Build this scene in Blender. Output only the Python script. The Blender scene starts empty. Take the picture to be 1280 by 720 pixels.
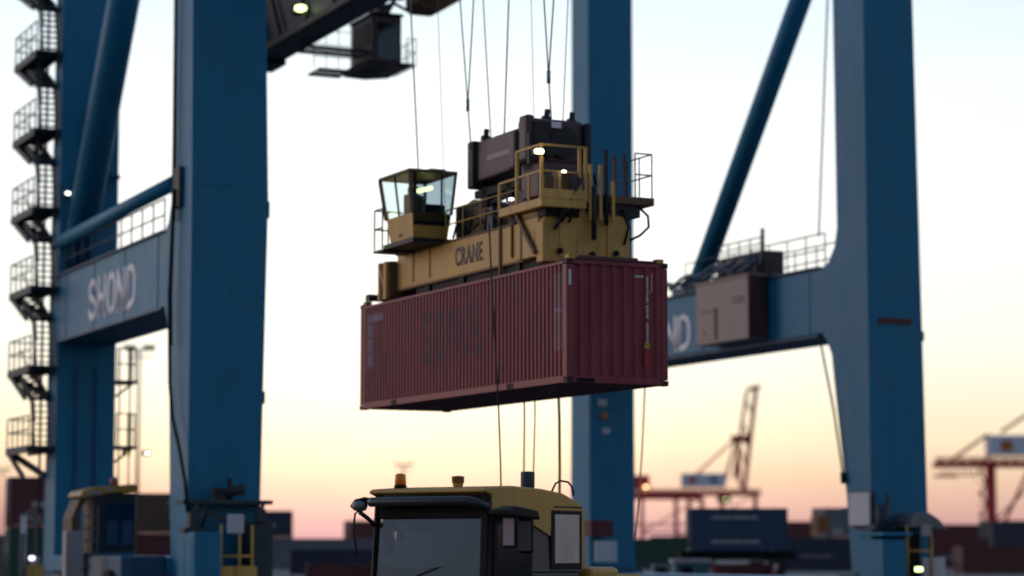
import bpy, bmesh, math, random
from mathutils import Vector, Matrix
random.seed(7)
S = bpy.context.scene
COL = S.collection
R = math.radians

# ------------------------------------------------------------------ camera
F, EYE, PITCH = 3000.0, 1.8, math.atan(325 / 3000.0)
cam = bpy.data.cameras.new('camera')
camo = bpy.data.objects.new('camera', cam); COL.objects.link(camo)
cam.sensor_width = 36; cam.lens = F / 1280 * 36
cam.clip_end = 9000; cam.clip_start = .1
camo.location = (0, 0, EYE)
camo.rotation_euler = (math.pi / 2 + PITCH, 0, 0)
cam.dof.use_dof = True
cam.dof.focus_distance = 42.0
cam.dof.aperture_fstop = .56
cam.dof.aperture_blades = 0
S.camera = camo

# ------------------------------------------------------------------ sky
w = bpy.data.worlds.new('World'); S.world = w; w.use_nodes = True
nt = w.node_tree; N = nt.nodes; Lk = nt.links
N.clear()
out = N.new('ShaderNodeOutputWorld')
tc = N.new('ShaderNodeTexCoord')
sep = N.new('ShaderNodeSeparateXYZ'); Lk.new(tc.outputs['Generated'], sep.inputs[0])
def wm(op, a, b=None, c=None):
    n = N.new('ShaderNodeMath'); n.operation = op
    for i, v in enumerate((a, b, c)):
        if v is None: continue
        if isinstance(v, (int, float)): n.inputs[i].default_value = v
        else: Lk.new(v, n.inputs[i])
    return n.outputs[0]
# dusk colours by elevation (z of the direction, 0..1)
ramp = N.new('ShaderNodeValToRGB')
zz = wm('MULTIPLY', sep.outputs['Z'], 2.0)
zz = wm('MAXIMUM', zz, 0.0)
Lk.new(zz, ramp.inputs[0])
cr = ramp.color_ramp
stops = [(0.000, (.50, .27, .33)), (.022, (.64, .37, .35)), (.052, (.82, .55, .41)), (.086, (.94, .77, .54)), (.125, (.96, .87, .70)),
         (.18, (.98, .96, .87)), (.26, (.98, .99, .97)), (.38, (.93, .99, 1.02)), (.44, (.84, .95, 1.02)), (.52, (.66, .82, .97)),
         (.62, (.52, .70, .92)), (.82, (.40, .54, .76)), (1.0, (.30, .43, .66))]
cr.elements[0].position, cr.elements[0].color = stops[0][0], (*stops[0][1], 1)
cr.elements[1].position, cr.elements[1].color = stops[-1][0], (*stops[-1][1], 1)
for p, c in stops[1:-1]:
    e = cr.elements.new(p); e.color = (*c, 1)
# brighter towards the place where the sun went down, dimmer behind
GA = R(-3)
dx, dy = math.sin(GA), math.cos(GA)
d = wm('ADD', wm('MULTIPLY', sep.outputs['X'], dx), wm('MULTIPLY', sep.outputs['Y'], dy))
d = wm('MINIMUM', wm('MAXIMUM', d, -1), 1)
r2 = N.new('ShaderNodeValToRGB'); Lk.new(wm('MULTIPLY_ADD', d, .5, .5), r2.inputs[0])
c2 = r2.color_ramp
c2.elements[0].position, c2.elements[0].color = 0, (.22, .26, .31, 1)
c2.elements[1].position, c2.elements[1].color = 1, (1.34, 1.32, 1.26, 1)
for p, c in [(.25, (.26, .30, .35)), (.5, (.44, .47, .53)), (.85, (.66, .67, .70)), (.96, (.80, .81, .83)), (.989, (.90, .90, .90)), (.9973, (1.14, 1.12, 1.08))]:
    e = c2.elements.new(p); e.color = (*c, 1)
mul = N.new('ShaderNodeMixRGB'); mul.blend_type = 'MULTIPLY'; mul.inputs[0].default_value = 1
Lk.new(ramp.outputs[0], mul.inputs[1]); Lk.new(r2.outputs[0], mul.inputs[2])
smp = N.new('ShaderNodeMapping'); Lk.new(tc.outputs['Generated'], smp.inputs[0]); smp.inputs['Scale'].default_value = (3, 3, 26)
sno = N.new('ShaderNodeTexNoise'); sno.inputs['Scale'].default_value = 1.6; sno.inputs['Detail'].default_value = 4; Lk.new(smp.outputs[0], sno.inputs[0])
sv = N.new('ShaderNodeVectorMath'); sv.operation = 'SCALE'; Lk.new(mul.outputs[0], sv.inputs[0]); Lk.new(wm('MULTIPLY_ADD', sno.outputs[0], .14, .93), sv.inputs['Scale'])
bg = N.new('ShaderNodeBackground'); Lk.new(sv.outputs[0], bg.inputs[0]); bg.inputs[1].default_value = 1.16
sky = N.new('ShaderNodeTexSky'); sky.sky_type = 'NISHITA'; sky.sun_disc = False
sky.sun_elevation = R(2); sky.sun_rotation = R(-72)
bg2 = N.new('ShaderNodeBackground'); Lk.new(sky.outputs[0], bg2.inputs[0]); bg2.inputs[1].default_value = .05
add = N.new('ShaderNodeAddShader'); Lk.new(bg.outputs[0], add.inputs[0]); Lk.new(bg2.outputs[0], add.inputs[1])
Lk.new(add.outputs[0], out.inputs[0])
# weak afterglow from the left
sl = bpy.data.lights.new('afterglow', 'SUN'); sl.energy = .38; sl.angle = R(25); sl.color = (1.0, .86, .84)
so = bpy.data.objects.new('afterglow', sl); COL.objects.link(so)
so.rotation_euler = (R(79), 0, R(-107))
vs = S.view_settings
vs.view_transform = 'Standard'; vs.look = 'None'; vs.exposure = 0.0; vs.gamma = 1

# ------------------------------------------------------------------ materials
M = {}
def mat(name, rgb, rough=.5, metal=0.0, dirt=.35, rust=0.0, scale=1.0, spec=.5, emit=None, es=0):
    m = bpy.data.materials.new(name); m.use_nodes = True
    t = m.node_tree; n = t.nodes; l = t.links
    b = n['Principled BSDF']
    b.inputs['Roughness'].default_value = rough; b.inputs['Metallic'].default_value = metal
    b.inputs['Specular IOR Level'].default_value = spec
    if emit:
        b.inputs['Emission Color'].default_value = (*emit, 1); b.inputs['Emission Strength'].default_value = es
    co = n.new('ShaderNodeTexCoord')
    mp = n.new('ShaderNodeMapping'); l.new(co.outputs['Object'], mp.inputs[0])
    mp.inputs['Scale'].default_value = (1.3 * scale, 1.3 * scale, .35 * scale)
    no = n.new('ShaderNodeTexNoise'); no.inputs['Scale'].default_value = 1.6; no.inputs['Detail'].default_value = 7
    no.inputs['Roughness'].default_value = .65
    l.new(mp.outputs[0], no.inputs[0])
    rp = n.new('ShaderNodeValToRGB'); l.new(no.outputs[0], rp.inputs[0])
    k = 1 - dirt
    rp.color_ramp.elements[0].position = .32; rp.color_ramp.elements[0].color = (rgb[0] * k, rgb[1] * k, rgb[2] * k, 1)
    rp.color_ramp.elements[1].position = .68; rp.color_ramp.elements[1].color = (*[min(1, c * (1 + dirt * .45)) for c in rgb], 1)
    col = rp.outputs[0]
    if rust:
        mp2 = n.new('ShaderNodeMapping'); l.new(co.outputs['Object'], mp2.inputs[0])
        mp2.inputs['Scale'].default_value = (5 * scale, 5 * scale, .8 * scale)
        n2 = n.new('ShaderNodeTexNoise'); n2.inputs['Scale'].default_value = 1.4; n2.inputs['Detail'].default_value = 9
        l.new(mp2.outputs[0], n2.inputs[0])
        rr = n.new('ShaderNodeValToRGB'); l.new(n2.outputs[0], rr.inputs[0])
        rr.color_ramp.elements[0].position = .60; rr.color_ramp.elements[0].color = (0, 0, 0, 1)
        rr.color_ramp.elements[1].position = .74; rr.color_ramp.elements[1].color = (rust, rust, rust, 1)
        mx = n.new('ShaderNodeMixRGB'); l.new(rr.outputs[0], mx.inputs[0]); l.new(col, mx.inputs[1])
        mx.inputs[2].default_value = (.11, .045, .022, 1)
        col = mx.outputs[0]
    l.new(col, b.inputs['Base Color'])
    ra = n.new('ShaderNodeMath'); ra.operation = 'MULTIPLY_ADD'; l.new(no.outputs[0], ra.inputs[0])
    ra.inputs[1].default_value = .3; ra.inputs[2].default_value = max(.04, rough - .15)
    l.new(ra.outputs[0], b.inputs['Roughness'])
    bp = n.new('ShaderNodeBump'); bp.inputs['Strength'].default_value = .12; bp.inputs['Distance'].default_value = .02
    l.new(no.outputs[0], bp.inputs['Height']); l.new(bp.outputs[0], b.inputs['Normal'])
    M[name] = m
    return m
mat('crane_blue', (.016, .195, .345), .5, dirt=.14, rust=.10, spec=.3)
mat('crane_blue_dark', (.012, .07, .15), .55, dirt=.3, rust=.3)
mat('crane_steel', (.035, .05, .065), .6, dirt=.35, rust=.3)
mat('letter_white', (.90, .84, .88), .5, dirt=.12)
mat('maroon', (.31, .050, .064), .5, dirt=.38, rust=.35, spec=.35)
mat('maroon_dark', (.10, .03, .035), .65, dirt=.3, rust=.4)
mat('faded_grey', (.19, .060, .075), .6, dirt=.3, rust=.2)
mat('faded_white', (.40, .27, .32), .6, dirt=.35, rust=.3)
mat('mark_white', (.85, .78, .78), .5, dirt=.2)
mat('mark_red', (.45, .01, .03), .5, dirt=.1)
mat('mark_yellow', (.55, .33, .02), .5, dirt=.15)
mat('underside', (.26, .14, .17), .8, dirt=.4, rust=.4)
mat('black', (.012, .012, .014), .6, dirt=.2, spec=.15)
mat('dark_metal', (.03, .028, .034), .55, dirt=.4, rust=.3, spec=.3)
mat('spreader_yellow', (.68, .38, .09), .55, dirt=.3, rust=.5)
mat('spreader_brown', (.16, .09, .04), .65, dirt=.4, rust=.5)
mat('plum', (.10, .05, .065), .55, dirt=.35, rust=.3)
mat('rope', (.22, .26, .28), .5, metal=.2, dirt=.3)
mat('hemp', (.42, .30, .16), .9, dirt=.3)
mat('grey_panel', (.42, .34, .36), .55, dirt=.15, rust=.12)
mat('cabinet_brown', (.36, .25, .23), .55, dirt=.2, rust=.25)
mat('white_panel', (.62, .60, .64), .5, dirt=.12, rust=.08)
mat('truck_yellow', (.52, .27, .035), .45, dirt=.18, rust=.15)
mat('truck_dark', (.020, .024, .032), .42, dirt=.3)
mat('cab_interior', (.03, .035, .05), .7, dirt=.2)
mat('rubber', (.018, .018, .018), .85, dirt=.3)
mat('red_paint', (.34, .03, .035), .6, dirt=.25, rust=.2)
mat('dark_red', (.12, .015, .02), .6, dirt=.25)
mat('far_red', (.60, .03, .05), .7, dirt=.15)
mat('far_white', (.80, .80, .90), .6, dirt=.12)
mat('orange', (.6, .16, .03), .5, dirt=.1)
mat('galv', (.20, .20, .21), .5, metal=.5, dirt=.3)
mat('beige_glass', (.55, .44, .40), .25, dirt=.12)
def emi(name, c, s, base=(.6, .6, .5)): return mat(name, base, .4, dirt=0.02, emit=c, es=s)
emi('lamp_white', (1, .97, .85), 5); emi('lamp_yellow', (1, .90, .42), 5); emi('lamp_green', (.75, 1, .35), 4)
emi('tube_light', (.82, .98, .35), 5); emi('lamp_blue', (.75, .75, 1), 2.5)
cont_cols = {'c_maroon': (.13, .025, .03), 'c_blue': (.02, .055, .12), 'c_green': (.02, .07, .05), 'c_grey': (.16, .16, .18),
             'c_brown': (.13, .07, .045), 'c_navy': (.018, .028, .06), 'c_teal': (.06, .17, .22), 'c_orange': (.32, .11, .03), 'c_white': (.42, .40, .40)}
for k, v in cont_cols.items(): mat(k, v, .6, dirt=.3, rust=.4)
# glass
def glassmat(name, tint, alpha_rough=.05, mixf=.35, gc=(.9, .95, 1)):
    m = bpy.data.materials.new(name); m.use_nodes = True
    t = m.node_tree; n = t.nodes; l = t.links; n.clear()
    o = n.new('ShaderNodeOutputMaterial'); g = n.new('ShaderNodeBsdfGlossy'); g.inputs['Roughness'].default_value = alpha_rough
    g.inputs['Color'].default_value = (*gc, 1)
    tr = n.new('ShaderNodeBsdfTransparent'); tr.inputs[0].default_value = (*tint, 1)
    mx = n.new('ShaderNodeMixShader'); pass
    ma = n.new('ShaderNodeMath'); ma.operation = 'ADD'; ma.inputs[0].default_value = 0; ma.inputs[1].default_value = mixf
    # smudges of dust on the pane
    co = n.new('ShaderNodeTexCoord'); no = n.new('ShaderNodeTexNoise'); no.inputs['Scale'].default_value = 2.5; no.inputs['Detail'].default_value = 5
    l.new(co.outputs['Object'], no.inputs[0])
    rg = n.new('ShaderNodeMath'); rg.operation = 'MULTIPLY_ADD'; l.new(no.outputs[0], rg.inputs[0]); rg.inputs[1].default_value = .12; rg.inputs[2].default_value = alpha_rough
    l.new(rg.outputs[0], g.inputs['Roughness'])
    l.new(ma.outputs[0], mx.inputs[0]); l.new(tr.outputs[0], mx.inputs[1]); l.new(g.outputs[0], mx.inputs[2]); l.new(mx.outputs[0], o.inputs[0])
    M[name] = m
glassmat('glass', (.84, .92, .95), .02, .07)
glassmat('windshield', (.30, .40, .52), .05, .115, (.50, .66, 1))
glassmat('dark_glass', (.35, .42, .48), .03, .06, (.7, .85, 1))

# ------------------------------------------------------------------ mesh helpers
class MB:
    def __init__(s): s.v = []; s.f = []; s.mi = []; s.smooth = []
    def face(s, idx, m=0, sm=False): s.f.append(idx); s.mi.append(m); s.smooth.append(sm)
    def hexa(s, P, m=0):
        b = len(s.v); s.v += [tuple(p) for p in P]
        for q in ((0, 3, 2, 1), (4, 5, 6, 7), (0, 1, 5, 4), (1, 2, 6, 5), (2, 3, 7, 6), (3, 0, 4, 7)): s.face([b + i for i in q], m)
        return s
    def box(s, x0, x1, y0, y1, z0, z1, m=0):
        return s.hexa([(x0, y0, z0), (x1, y0, z0), (x1, y1, z0), (x0, y1, z0), (x0, y0, z1), (x1, y0, z1), (x1, y1, z1), (x0, y1, z1)], m)
    def bar(s, p, q, w, h=None, m=0):
        h = h or w; p = Vector(p); q = Vector(q); d = (q - p).normalized()
        u = d.cross(Vector((0, 0, 1)));
        if u.length < .01: u = d.cross(Vector((0, 1, 0)))
        u.normalize(); v = u.cross(d).normalized(); u = u * w / 2; v = v * h / 2
        return s.hexa([p - u - v, p + u - v, p + u + v, p - u + v, q - u - v, q + u - v, q + u + v, q - u + v], m)
    def tube(s, pts, r, n=8, m=0, r2=None):
        pts = [Vector(p) for p in pts]; b = len(s.v); k = len(pts)
        prev = None
        for i, p in enumerate(pts):
            d = (pts[min(i + 1, k - 1)] - pts[max(i - 1, 0)]).normalized()
            if prev is None:
                u = d.cross(Vector((0, 0, 1)))
                if u.length < .05: u = d.cross(Vector((0, 1, 0)))
            else:
                u = prev - d * prev.dot(d)
            u.normalize(); prev = u; v = u.cross(d)
            rr = r if r2 is None else r + (r2 - r) * i / (k - 1)
            for j in range(n):
                a = 2 * math.pi * j / n; s.v.append(tuple(p + u * math.cos(a) * rr + v * math.sin(a) * rr))
        for i in range(k - 1):
            for j in range(n):
                s.face([b + i * n + j, b + i * n + (j + 1) % n, b + (i + 1) * n + (j + 1) % n, b + (i + 1) * n + j], m, True)
        s.face([b + j for j in range(n)][::-1], m); s.face([b + (k - 1) * n + j for j in range(n)], m)
        return s
    def prism(s, poly, ax, a0, a1, m=0):
        """poly: 2-D outline in the two other axes, extruded along axis ax; a0/a1 numbers or functions of the 2-D point"""
        b = len(s.v); n = len(poly)
        for a in (a0, a1):
            for p in poly:
                q = list(p); q.insert(ax, a(p) if callable(a) else a); s.v.append(tuple(q))
        s.face([b + i for i in range(n)][::-1], m); s.face([b + n + i for i in range(n)], m)
        for i in range(n): s.face([b + i, b + (i + 1) % n, b + n + (i + 1) % n, b + n + i], m)
        return s
    def lathe(s, prof, c, n=20, m=0):
        b = len(s.v); k = len(prof)
        for (r, z) in prof:
            for j in range(n):
                a = 2 * math.pi * j / n; s.v.append((c[0] + r * math.cos(a), c[1] + r * math.sin(a), c[2] + z))
        for i in range(k - 1):
            for j in range(n):
                s.face([b + i * n + j, b + i * n + (j + 1) % n, b + (i + 1) * n + (j + 1) % n, b + (i + 1) * n + j], m, True)
        s.face([b + j for j in range(n)][::-1], m); s.face([b + (k - 1) * n + j for j in range(n)], m)
        return s
    def rail(s, pts, h=1.1, step=1.2, r=.022, mid=1, m=0):
        pts = [Vector(p) for p in pts]
        for a, b_ in zip(pts[:-1], pts[1:]):
            L = (b_ - a).length; n = max(1, round(L / step))
            for i in range(n + 1):
                p = a.lerp(b_, i / n); s.tube([p, p + Vector((0, 0, h))], r, 6, m)
            for k in range(mid + 1):
                z = Vector((0, 0, h * (1 - k * .48))); s.tube([a + z, b_ + z], r, 6, m)
        return s
    def build(s, name, mats, parent=None, bevel=0, origin=None):
        me = bpy.data.meshes.new(name)
        v = s.v
        if origin: v = [(x - origin[0], y - origin[1], z - origin[2]) for x, y, z in v]
        me.from_pydata(v, [], s.f)
        if isinstance(mats, str): mats = [mats]
        for x in mats: me.materials.append(M[x])
        for p, i, sm in zip(me.polygons, s.mi, s.smooth): p.material_index = i; p.use_smooth = sm
        bm = bmesh.new(); bm.from_mesh(me); bmesh.ops.recalc_face_normals(bm, faces=bm.faces); bm.to_mesh(me); bm.free()
        o = bpy.data.objects.new(name, me); COL.objects.link(o)
        if origin: o.location = origin
        if parent: o.parent = parent
        if bevel:
            b = o.modifiers.new('bevel', 'BEVEL'); b.width = bevel; b.segments = 2; b.limit_method = 'ANGLE'
        return o
def tag(o, label, cat, group=None):
    o['label'] = label; o['category'] = cat
    if group: o['group'] = group
    return o
def thing(name, label, cat, loc=(0, 0, 0), rz=0, group=None):
    o = bpy.data.objects.new(name, None); COL.objects.link(o); o.location = loc; o.rotation_euler = (0, 0, rz)
    o.empty_display_size = .3
    return tag(o, label, cat, group)
def copy_tree(o, parent=None):
    c = o.copy(); COL.objects.link(c)
    if parent: c.parent = parent
    for ch in [x for x in COL.objects if x.parent == o]: copy_tree(ch, c)
    return c
def lettering(name, text, x0, z0, width, height, material, parent, basis, origin, bold=.03, depth=.012):
    """flat raised letters; basis = (right, up, normal) as vectors; lower left corner at origin"""
    cu = bpy.data.curves.new(name, 'FONT'); cu.body = text; cu.size = 1; cu.offset = bold; cu.extrude = 0; cu.space_character = 1.1; cu.resolution_u = 4
    tmp = bpy.data.objects.new(name, cu); COL.objects.link(tmp)
    bpy.context.view_layer.update()
    me = bpy.data.meshes.new_from_object(tmp.evaluated_get(bpy.context.evaluated_depsgraph_get()))
    bpy.data.objects.remove(tmp)
    xs = [v.co.x for v in me.vertices]; ys = [v.co.y for v in me.vertices]
    ax, ay = width / (max(xs) - min(xs)), height / (max(ys) - min(ys)); mx, my = min(xs), min(ys)
    r, u, n = [Vector(q) for q in basis]; o0 = Vector(origin)
    for v in me.vertices: v.co = o0 + r * (v.co.x - mx) * ax + u * (v.co.y - my) * ay
    bm = bmesh.new(); bm.from_mesh(me)
    g = bmesh.ops.extrude_face_region(bm, geom=bm.faces[:]); bmesh.ops.translate(bm, vec=n * depth, verts=[e for e in g['geom'] if isinstance(e, bmesh.types.BMVert)])
    bmesh.ops.recalc_face_normals(bm, faces=bm.faces); bm.to_mesh(me); bm.free()
    me.materials.clear(); me.materials.append(M[material])
    o = bpy.data.objects.new(name, me); COL.objects.link(o); o.parent = parent
    return o

YAW = .425                                   # the quay's direction against the line of sight
def Wd(x, y, z=0):                           # quay coordinates to world
    c, s = math.cos(YAW), math.sin(YAW); return (x * c - y * s, x * s + y * c, z)

# ------------------------------------------------------------------ ground
g = MB(); g.v = [(-6000, -200, 0), (6000, -200, 0), (6000, 8500, 0), (-6000, 8500, 0)]; g.face([0, 1, 2, 3])
mat('asphalt', (.11, .105, .10), .85, dirt=.4, scale=.15)
go = g.build('ground', 'asphalt'); go['kind'] = 'structure'

# ------------------------------------------------------------------ the blue gantry crane
crane = thing('gantry_crane', 'huge blue portal crane whose legs and white lettered beams frame the hanging container', 'crane', (0, 0, 0), YAW)
XL, XR = 21.66, 46.5
def leg(poly, x0, x1, name='leg'):
    o = MB().prism(poly, 0, x0, x1).build(name, 'crane_blue', crane, bevel=.03)
    return o
def arc(c, r0, r1, a0, a1, n=7):
    return [(c[0] + r0 * math.cos(R(a0 + (a1 - a0) * i / n)), c[1] + r1 * math.sin(R(a0 + (a1 - a0) * i / n))) for i in range(n + 1)]
# front legs (with haunches that flow into the portal beams)
frontL = [(72.3, .9), (73.95, .9), (74.25, 3.0), (74.6, 7.7)] + [(74.7, 8.6), (74.95, 9.2), (75.3, 9.6)] + [(75.3, 12.06), (74.9, 12.3), (74.62, 12.9), (74.55, 26), (72.7, 26), (72.3, 12.9)]
legFL = leg(frontL, XL, lambda p: 24.0 if p[1] < 3.2 else (24.2 if p[1] < 14 else 24.02))
frontR = [(72.05, .9), (73.4, .9), (73.68, 3.65), (74.38, 7.7), (74.55, 8.8), (74.85, 9.3), (75.2, 9.62)] + [(75.2, 12.02), (74.7, 12.2), (74.25, 12.75), (74.08, 13.4), (74.16, 26), (72.05, 26)]
legFR = leg(frontR, XR, lambda p: 48.88 if p[1] < 13 else 48.55)
# rear legs
legRL = leg([(89.5, .9), (91.2, .9), (90.75, 26), (89.75, 26)], XL, 23.93)
legRR = leg([(94.5, .9), (96.45, .9), (96.2, 27), (94.5, 27)], XR, 48.72)
# panel seams, stiffeners and small boxes on the legs
for (lg, x, y0, yy) in ((legFL, XL, 72.3, 74.5), (legFR, XR, 72.05, 74.0), (legRR, XR, 94.5, 96.3)):
    for z in (3.2, 13.2):
        MB().box(x - .005, x + 2.2, y0 - .005, yy, z, z + .035).build('weld_seam', 'crane_blue', lg)
for x in (22.35, 23.1): MB().box(x, x + .06, 89.44, 89.5, 1, 8.7).build('stiffener', 'crane_blue_dark', legRL)
MB().box(24.2, 24.35, 72.6, 72.95, 12.3, 12.85).build('junction_box', 'crane_steel', legFL, bevel=.02)
MB().box(24.12, 24.26, 72.6, 72.9, 6.35, 6.75).build('junction_box', 'crane_steel', legFL, bevel=.02)
MB().box(48.9, 49.02, 72.3, 72.6, 9.2, 9.55).build('junction_box', 'crane_steel', legFR, bevel=.02)
MB().box(46.9, 48.3, 72.0, 72.05, 9.75, 9.95).build('warning_stripe', 'dark_red', legFR)
MB().box(46.9, 47.3, 94.4, 94.5, 8, 8.3).build('notice', 'white_panel', legRR)
MB().box(47.05, 47.35, 94.4, 94.5, 7.45, 7.72).build('notice', 'orange', legRR)
MB().box(47.1, 47.45, 94.4, 94.5, 6.8, 7.05).build('notice', 'white_panel', legRR)
# portal beams
beamL = MB().box(XL + .004, 23.9, 75.2, 90.0, 9.57, 12.04).build('portal_beam', 'crane_blue', crane, bevel=.03)
beamR = MB().box(XR + .004, 48.5, 75.1, 95.6, 9.62, 12.0).build('portal_beam', 'crane_blue', crane, bevel=.03)
for bm_, x, ya, yb in ((beamL, XL, 76, 89.4), (beamR, XR, 76, 94)):
    m = MB(); y = ya
    m.box(x - .10, x + 2.1, ya - .7, yb + .3, 9.50, 9.58); m.box(x - .10, x + 2.1, ya - .7, yb + .3, 12.04, 12.10)
    m.build('flange', 'crane_blue_dark', bm_)
    while y < yb:
        MB().box(x - .02, x + .004, y, y + .03, 9.6, 12.0).build('stiffener', 'crane_blue', bm_); y += 4.1
B = ((0, -1, 0), (0, 0, 1), (-1, 0, 0))
def strokes(name, x, y_left, z_low, cw_, gap, h, r_, parent):
    """bold round-ended painted letters on the face x, read towards smaller y"""
    L_ = {'S': [[(.92, .84), (.75, .97), (.35, 1.0), (.08, .86), (.08, .66), (.3, .54), (.7, .46), (.92, .34), (.92, .14), (.65, 0), (.25, .02), (.05, .16)]],
          'H': [[(.08, 0), (.08, 1)], [(.92, 0), (.92, 1)], [(.08, .5), (.92, .5)]],
          'O': [[(.5, 0), (.18, .07), (.05, .28), (.05, .72), (.18, .93), (.5, 1), (.82, .93), (.95, .72), (.95, .28), (.82, .07), (.5, 0)]],
          'N': [[(.04, 0), (.04, 1)], [(.04, .98), (.96, .02)], [(.96, 0), (.96, 1)]],
          'D': [[(.08, 0), (.08, 1), (.5, 1), (.82, .90), (.95, .7), (.95, .3), (.82, .1), (.5, 0), (.08, 0)]]}
    m = MB(); y0_ = y_left
    for ch in 'SHOND':
        for pl in L_[ch]: m.tube([(0, y0_ - p[0] * cw_, z_low + p[1] * h) for p in pl], r_, 10)
        for pl in L_[ch]:
            for p in (pl[0], pl[-1]): m.lathe([(r_ * .2, -r_), (r_ * .8, -r_ * .6), (r_, 0), (r_ * .8, r_ * .6), (r_ * .2, r_)], (0, y0_ - p[0] * cw_, z_low + p[1] * h), 10)
        y0_ -= cw_ + gap
    m.v = [(x - .004 + v[0] * .07, v[1], v[2]) for v in m.v]
    return m.build(name, 'letter_white', parent)
strokes('lettering', XL, 84.90, 10.03, .98, .30, 1.28, .145, beamL)
strokes('lettering', XR, 90.85, 9.90, .92, .24, 1.24, .145, beamR)
# walkway rails on the beams, pipes, braces
MB().rail([(21.8, 75.8, 12.1), (21.8, 89.3, 12.1)], 1.1, 1.35, .028).build('railing', 'crane_steel', beamL)
MB().rail([(46.7, 75.2, 12.1), (46.7, 86.0, 12.1)], 1.25, 1.4, .028, mid=1).rail([(48.3, 75.2, 12.1), (48.3, 88, 12.1)], 1.2, 1.6, .028).build('railing', 'crane_steel', beamR)
MB().box(46.55, 48.4, 76, 94, 12.10, 12.14).build('walkway', 'crane_steel', beamR)
MB().tube([(XL + .1, 74.5, 13.56), (XL + .1, 90.6, 13.40)], .25, 16).build('pipe', 'crane_blue', crane)
MB().tube([(22.4, 79.5, 27.5), (22.4, 90.0, 12.6)], .58, 24).build('diagonal_brace', 'crane_blue', crane)
MB().tube([(47.3, 73.5, 27.8), (47.3, 86.3, 12.2)], .42, 24).build('diagonal_brace', 'crane_blue', crane)
MB().box(46.9, 47.7, 84.9, 87.6, 12.0, 12.5).build('brace_shoe', 'crane_blue_dark', crane, bevel=.05)
# sill beams and wheel bogies
for x0, x1, ya, yb in ((XL - .1, 24.1, 70.9, 92.3), (XR - .1, 48.9, 70.7, 97.5)):
    sb = MB().box(x0, x1, ya + 3.05, yb - 3.0, .95 if x0 < 30 else .3, 1.52 if x0 < 30 else .72).build('sill_beam', 'crane_blue', crane, bevel=.03)
for (x, y) in ((22.85, 73.2), (47.7, 72.8), (22.85, 90.4), (47.7, 95.5)):
    b = MB().box(x - 1.1, x + 1.1, y - 1.6, y + 1.6, .45, .9).build('bogie', 'crane_blue_dark', crane, bevel=.04)
    for dy in (-1.1, 0, 1.1):
        MB().tube([(x - .35, y + dy, .36), (x + .35, y + dy, .36)], .36, 20).build('wheel', 'dark_metal', b)
# leg bases: cabinets, ledge, cable reel frames
c = MB().box(21.35, 22.2, 70.5, 72.28, .5, 2.28).build('cabinet', 'crane_blue', crane, bevel=.03)
MB().box(21.333, 21.35, 70.7, 71.4, .7, 2.1).box(21.333, 21.35, 71.45, 72.1, .7, 2.1).build('door', 'crane_blue', c)
MB().box(21.3, 24.2, 71.55, 72.3, 3.15, 3.28).bar((22.1, 71.6, 3.2), (22.1, 72.25, 2.4), .1).bar((23.9, 71.6, 3.2), (23.9, 72.25, 2.4), .1).build('ledge', 'crane_steel', crane, bevel=.01)
m = MB().tube([(22.85, 71.75, 3.28), (22.85, 71.75, 3.95)], .09, 12).tube([(22.5, 71.75, 3.45), (23.3, 71.75, 3.62)], .16, 12).box(22.3, 22.65, 71.6, 71.9, 3.28, 3.65)
m.build('winch', 'dark_metal', crane)
m = MB().tube([(21.6, 71.6, 2.4), (21.75, 71.6, 3.0), (21.7, 71.6, 3.3)], .07, 8).box(21.25, 21.9, 71.2, 71.8, 2.28, 2.42).box(21.45, 21.75, 71.3, 71.6, 2.42, 2.95)
m.build('cable_guide', 'crane_steel', crane)
m = MB()
for x in (22.35, 22.95, 23.35): m.tube([(x, 71.0, .6), (x, 71.0, 2.5)], .045, 8)
m.tube([(22.35, 71.0, 1.55), (23.35, 71.0, 1.55)], .04, 8); m.box(22.25, 23.45, 70.8, 71.2, .75, 1.25)
m.build('guard_frame', 'spreader_yellow', crane)
MB().box(22.52, 23.06, 70.9, 70.97, 2.24, 2.83).build('sign_plate', 'white_panel', crane, bevel=.04)
MB().bar((21.9, 71.3, 2.95), (22.9, 71.2, 2.45), .07).build('hose', 'dark_red', crane)
MB().box(23.35, 24.1, 71.2, 72.2, .9, 2.6).box(23.5, 23.8, 71.0, 71.3, 2.6, 3.0).build('control_box', 'crane_steel', crane, bevel=.03)
# left cable run and hanging hose
MB().tube([(21.55, 73.9, 12.2), (21.5, 74.0, 27)], .07, 8).build('conduit', 'galv', crane)
pts = [(21.45, 73.57, 13.2), (21.42, 73.6, 11.9), (21.4, 73.75, 9.8), (21.4, 73.64, 8.2), (21.4, 73.55, 7.0), (21.4, 73.2, 5.9), (21.4, 72.4, 4.9), (21.4, 71.7, 3.8), (21.4, 71.4, 2.9)]
MB().tube(pts, .06, 8).tube([(21.5, p[1] + .12, p[2]) for p in pts[:4]], .035, 6).build('power_cable', 'black', crane)
MB().box(21.5, 21.66, 73.2, 73.9, 12.6, 13.9).build('junction_box', 'crane_steel', crane, bevel=.02)
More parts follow.
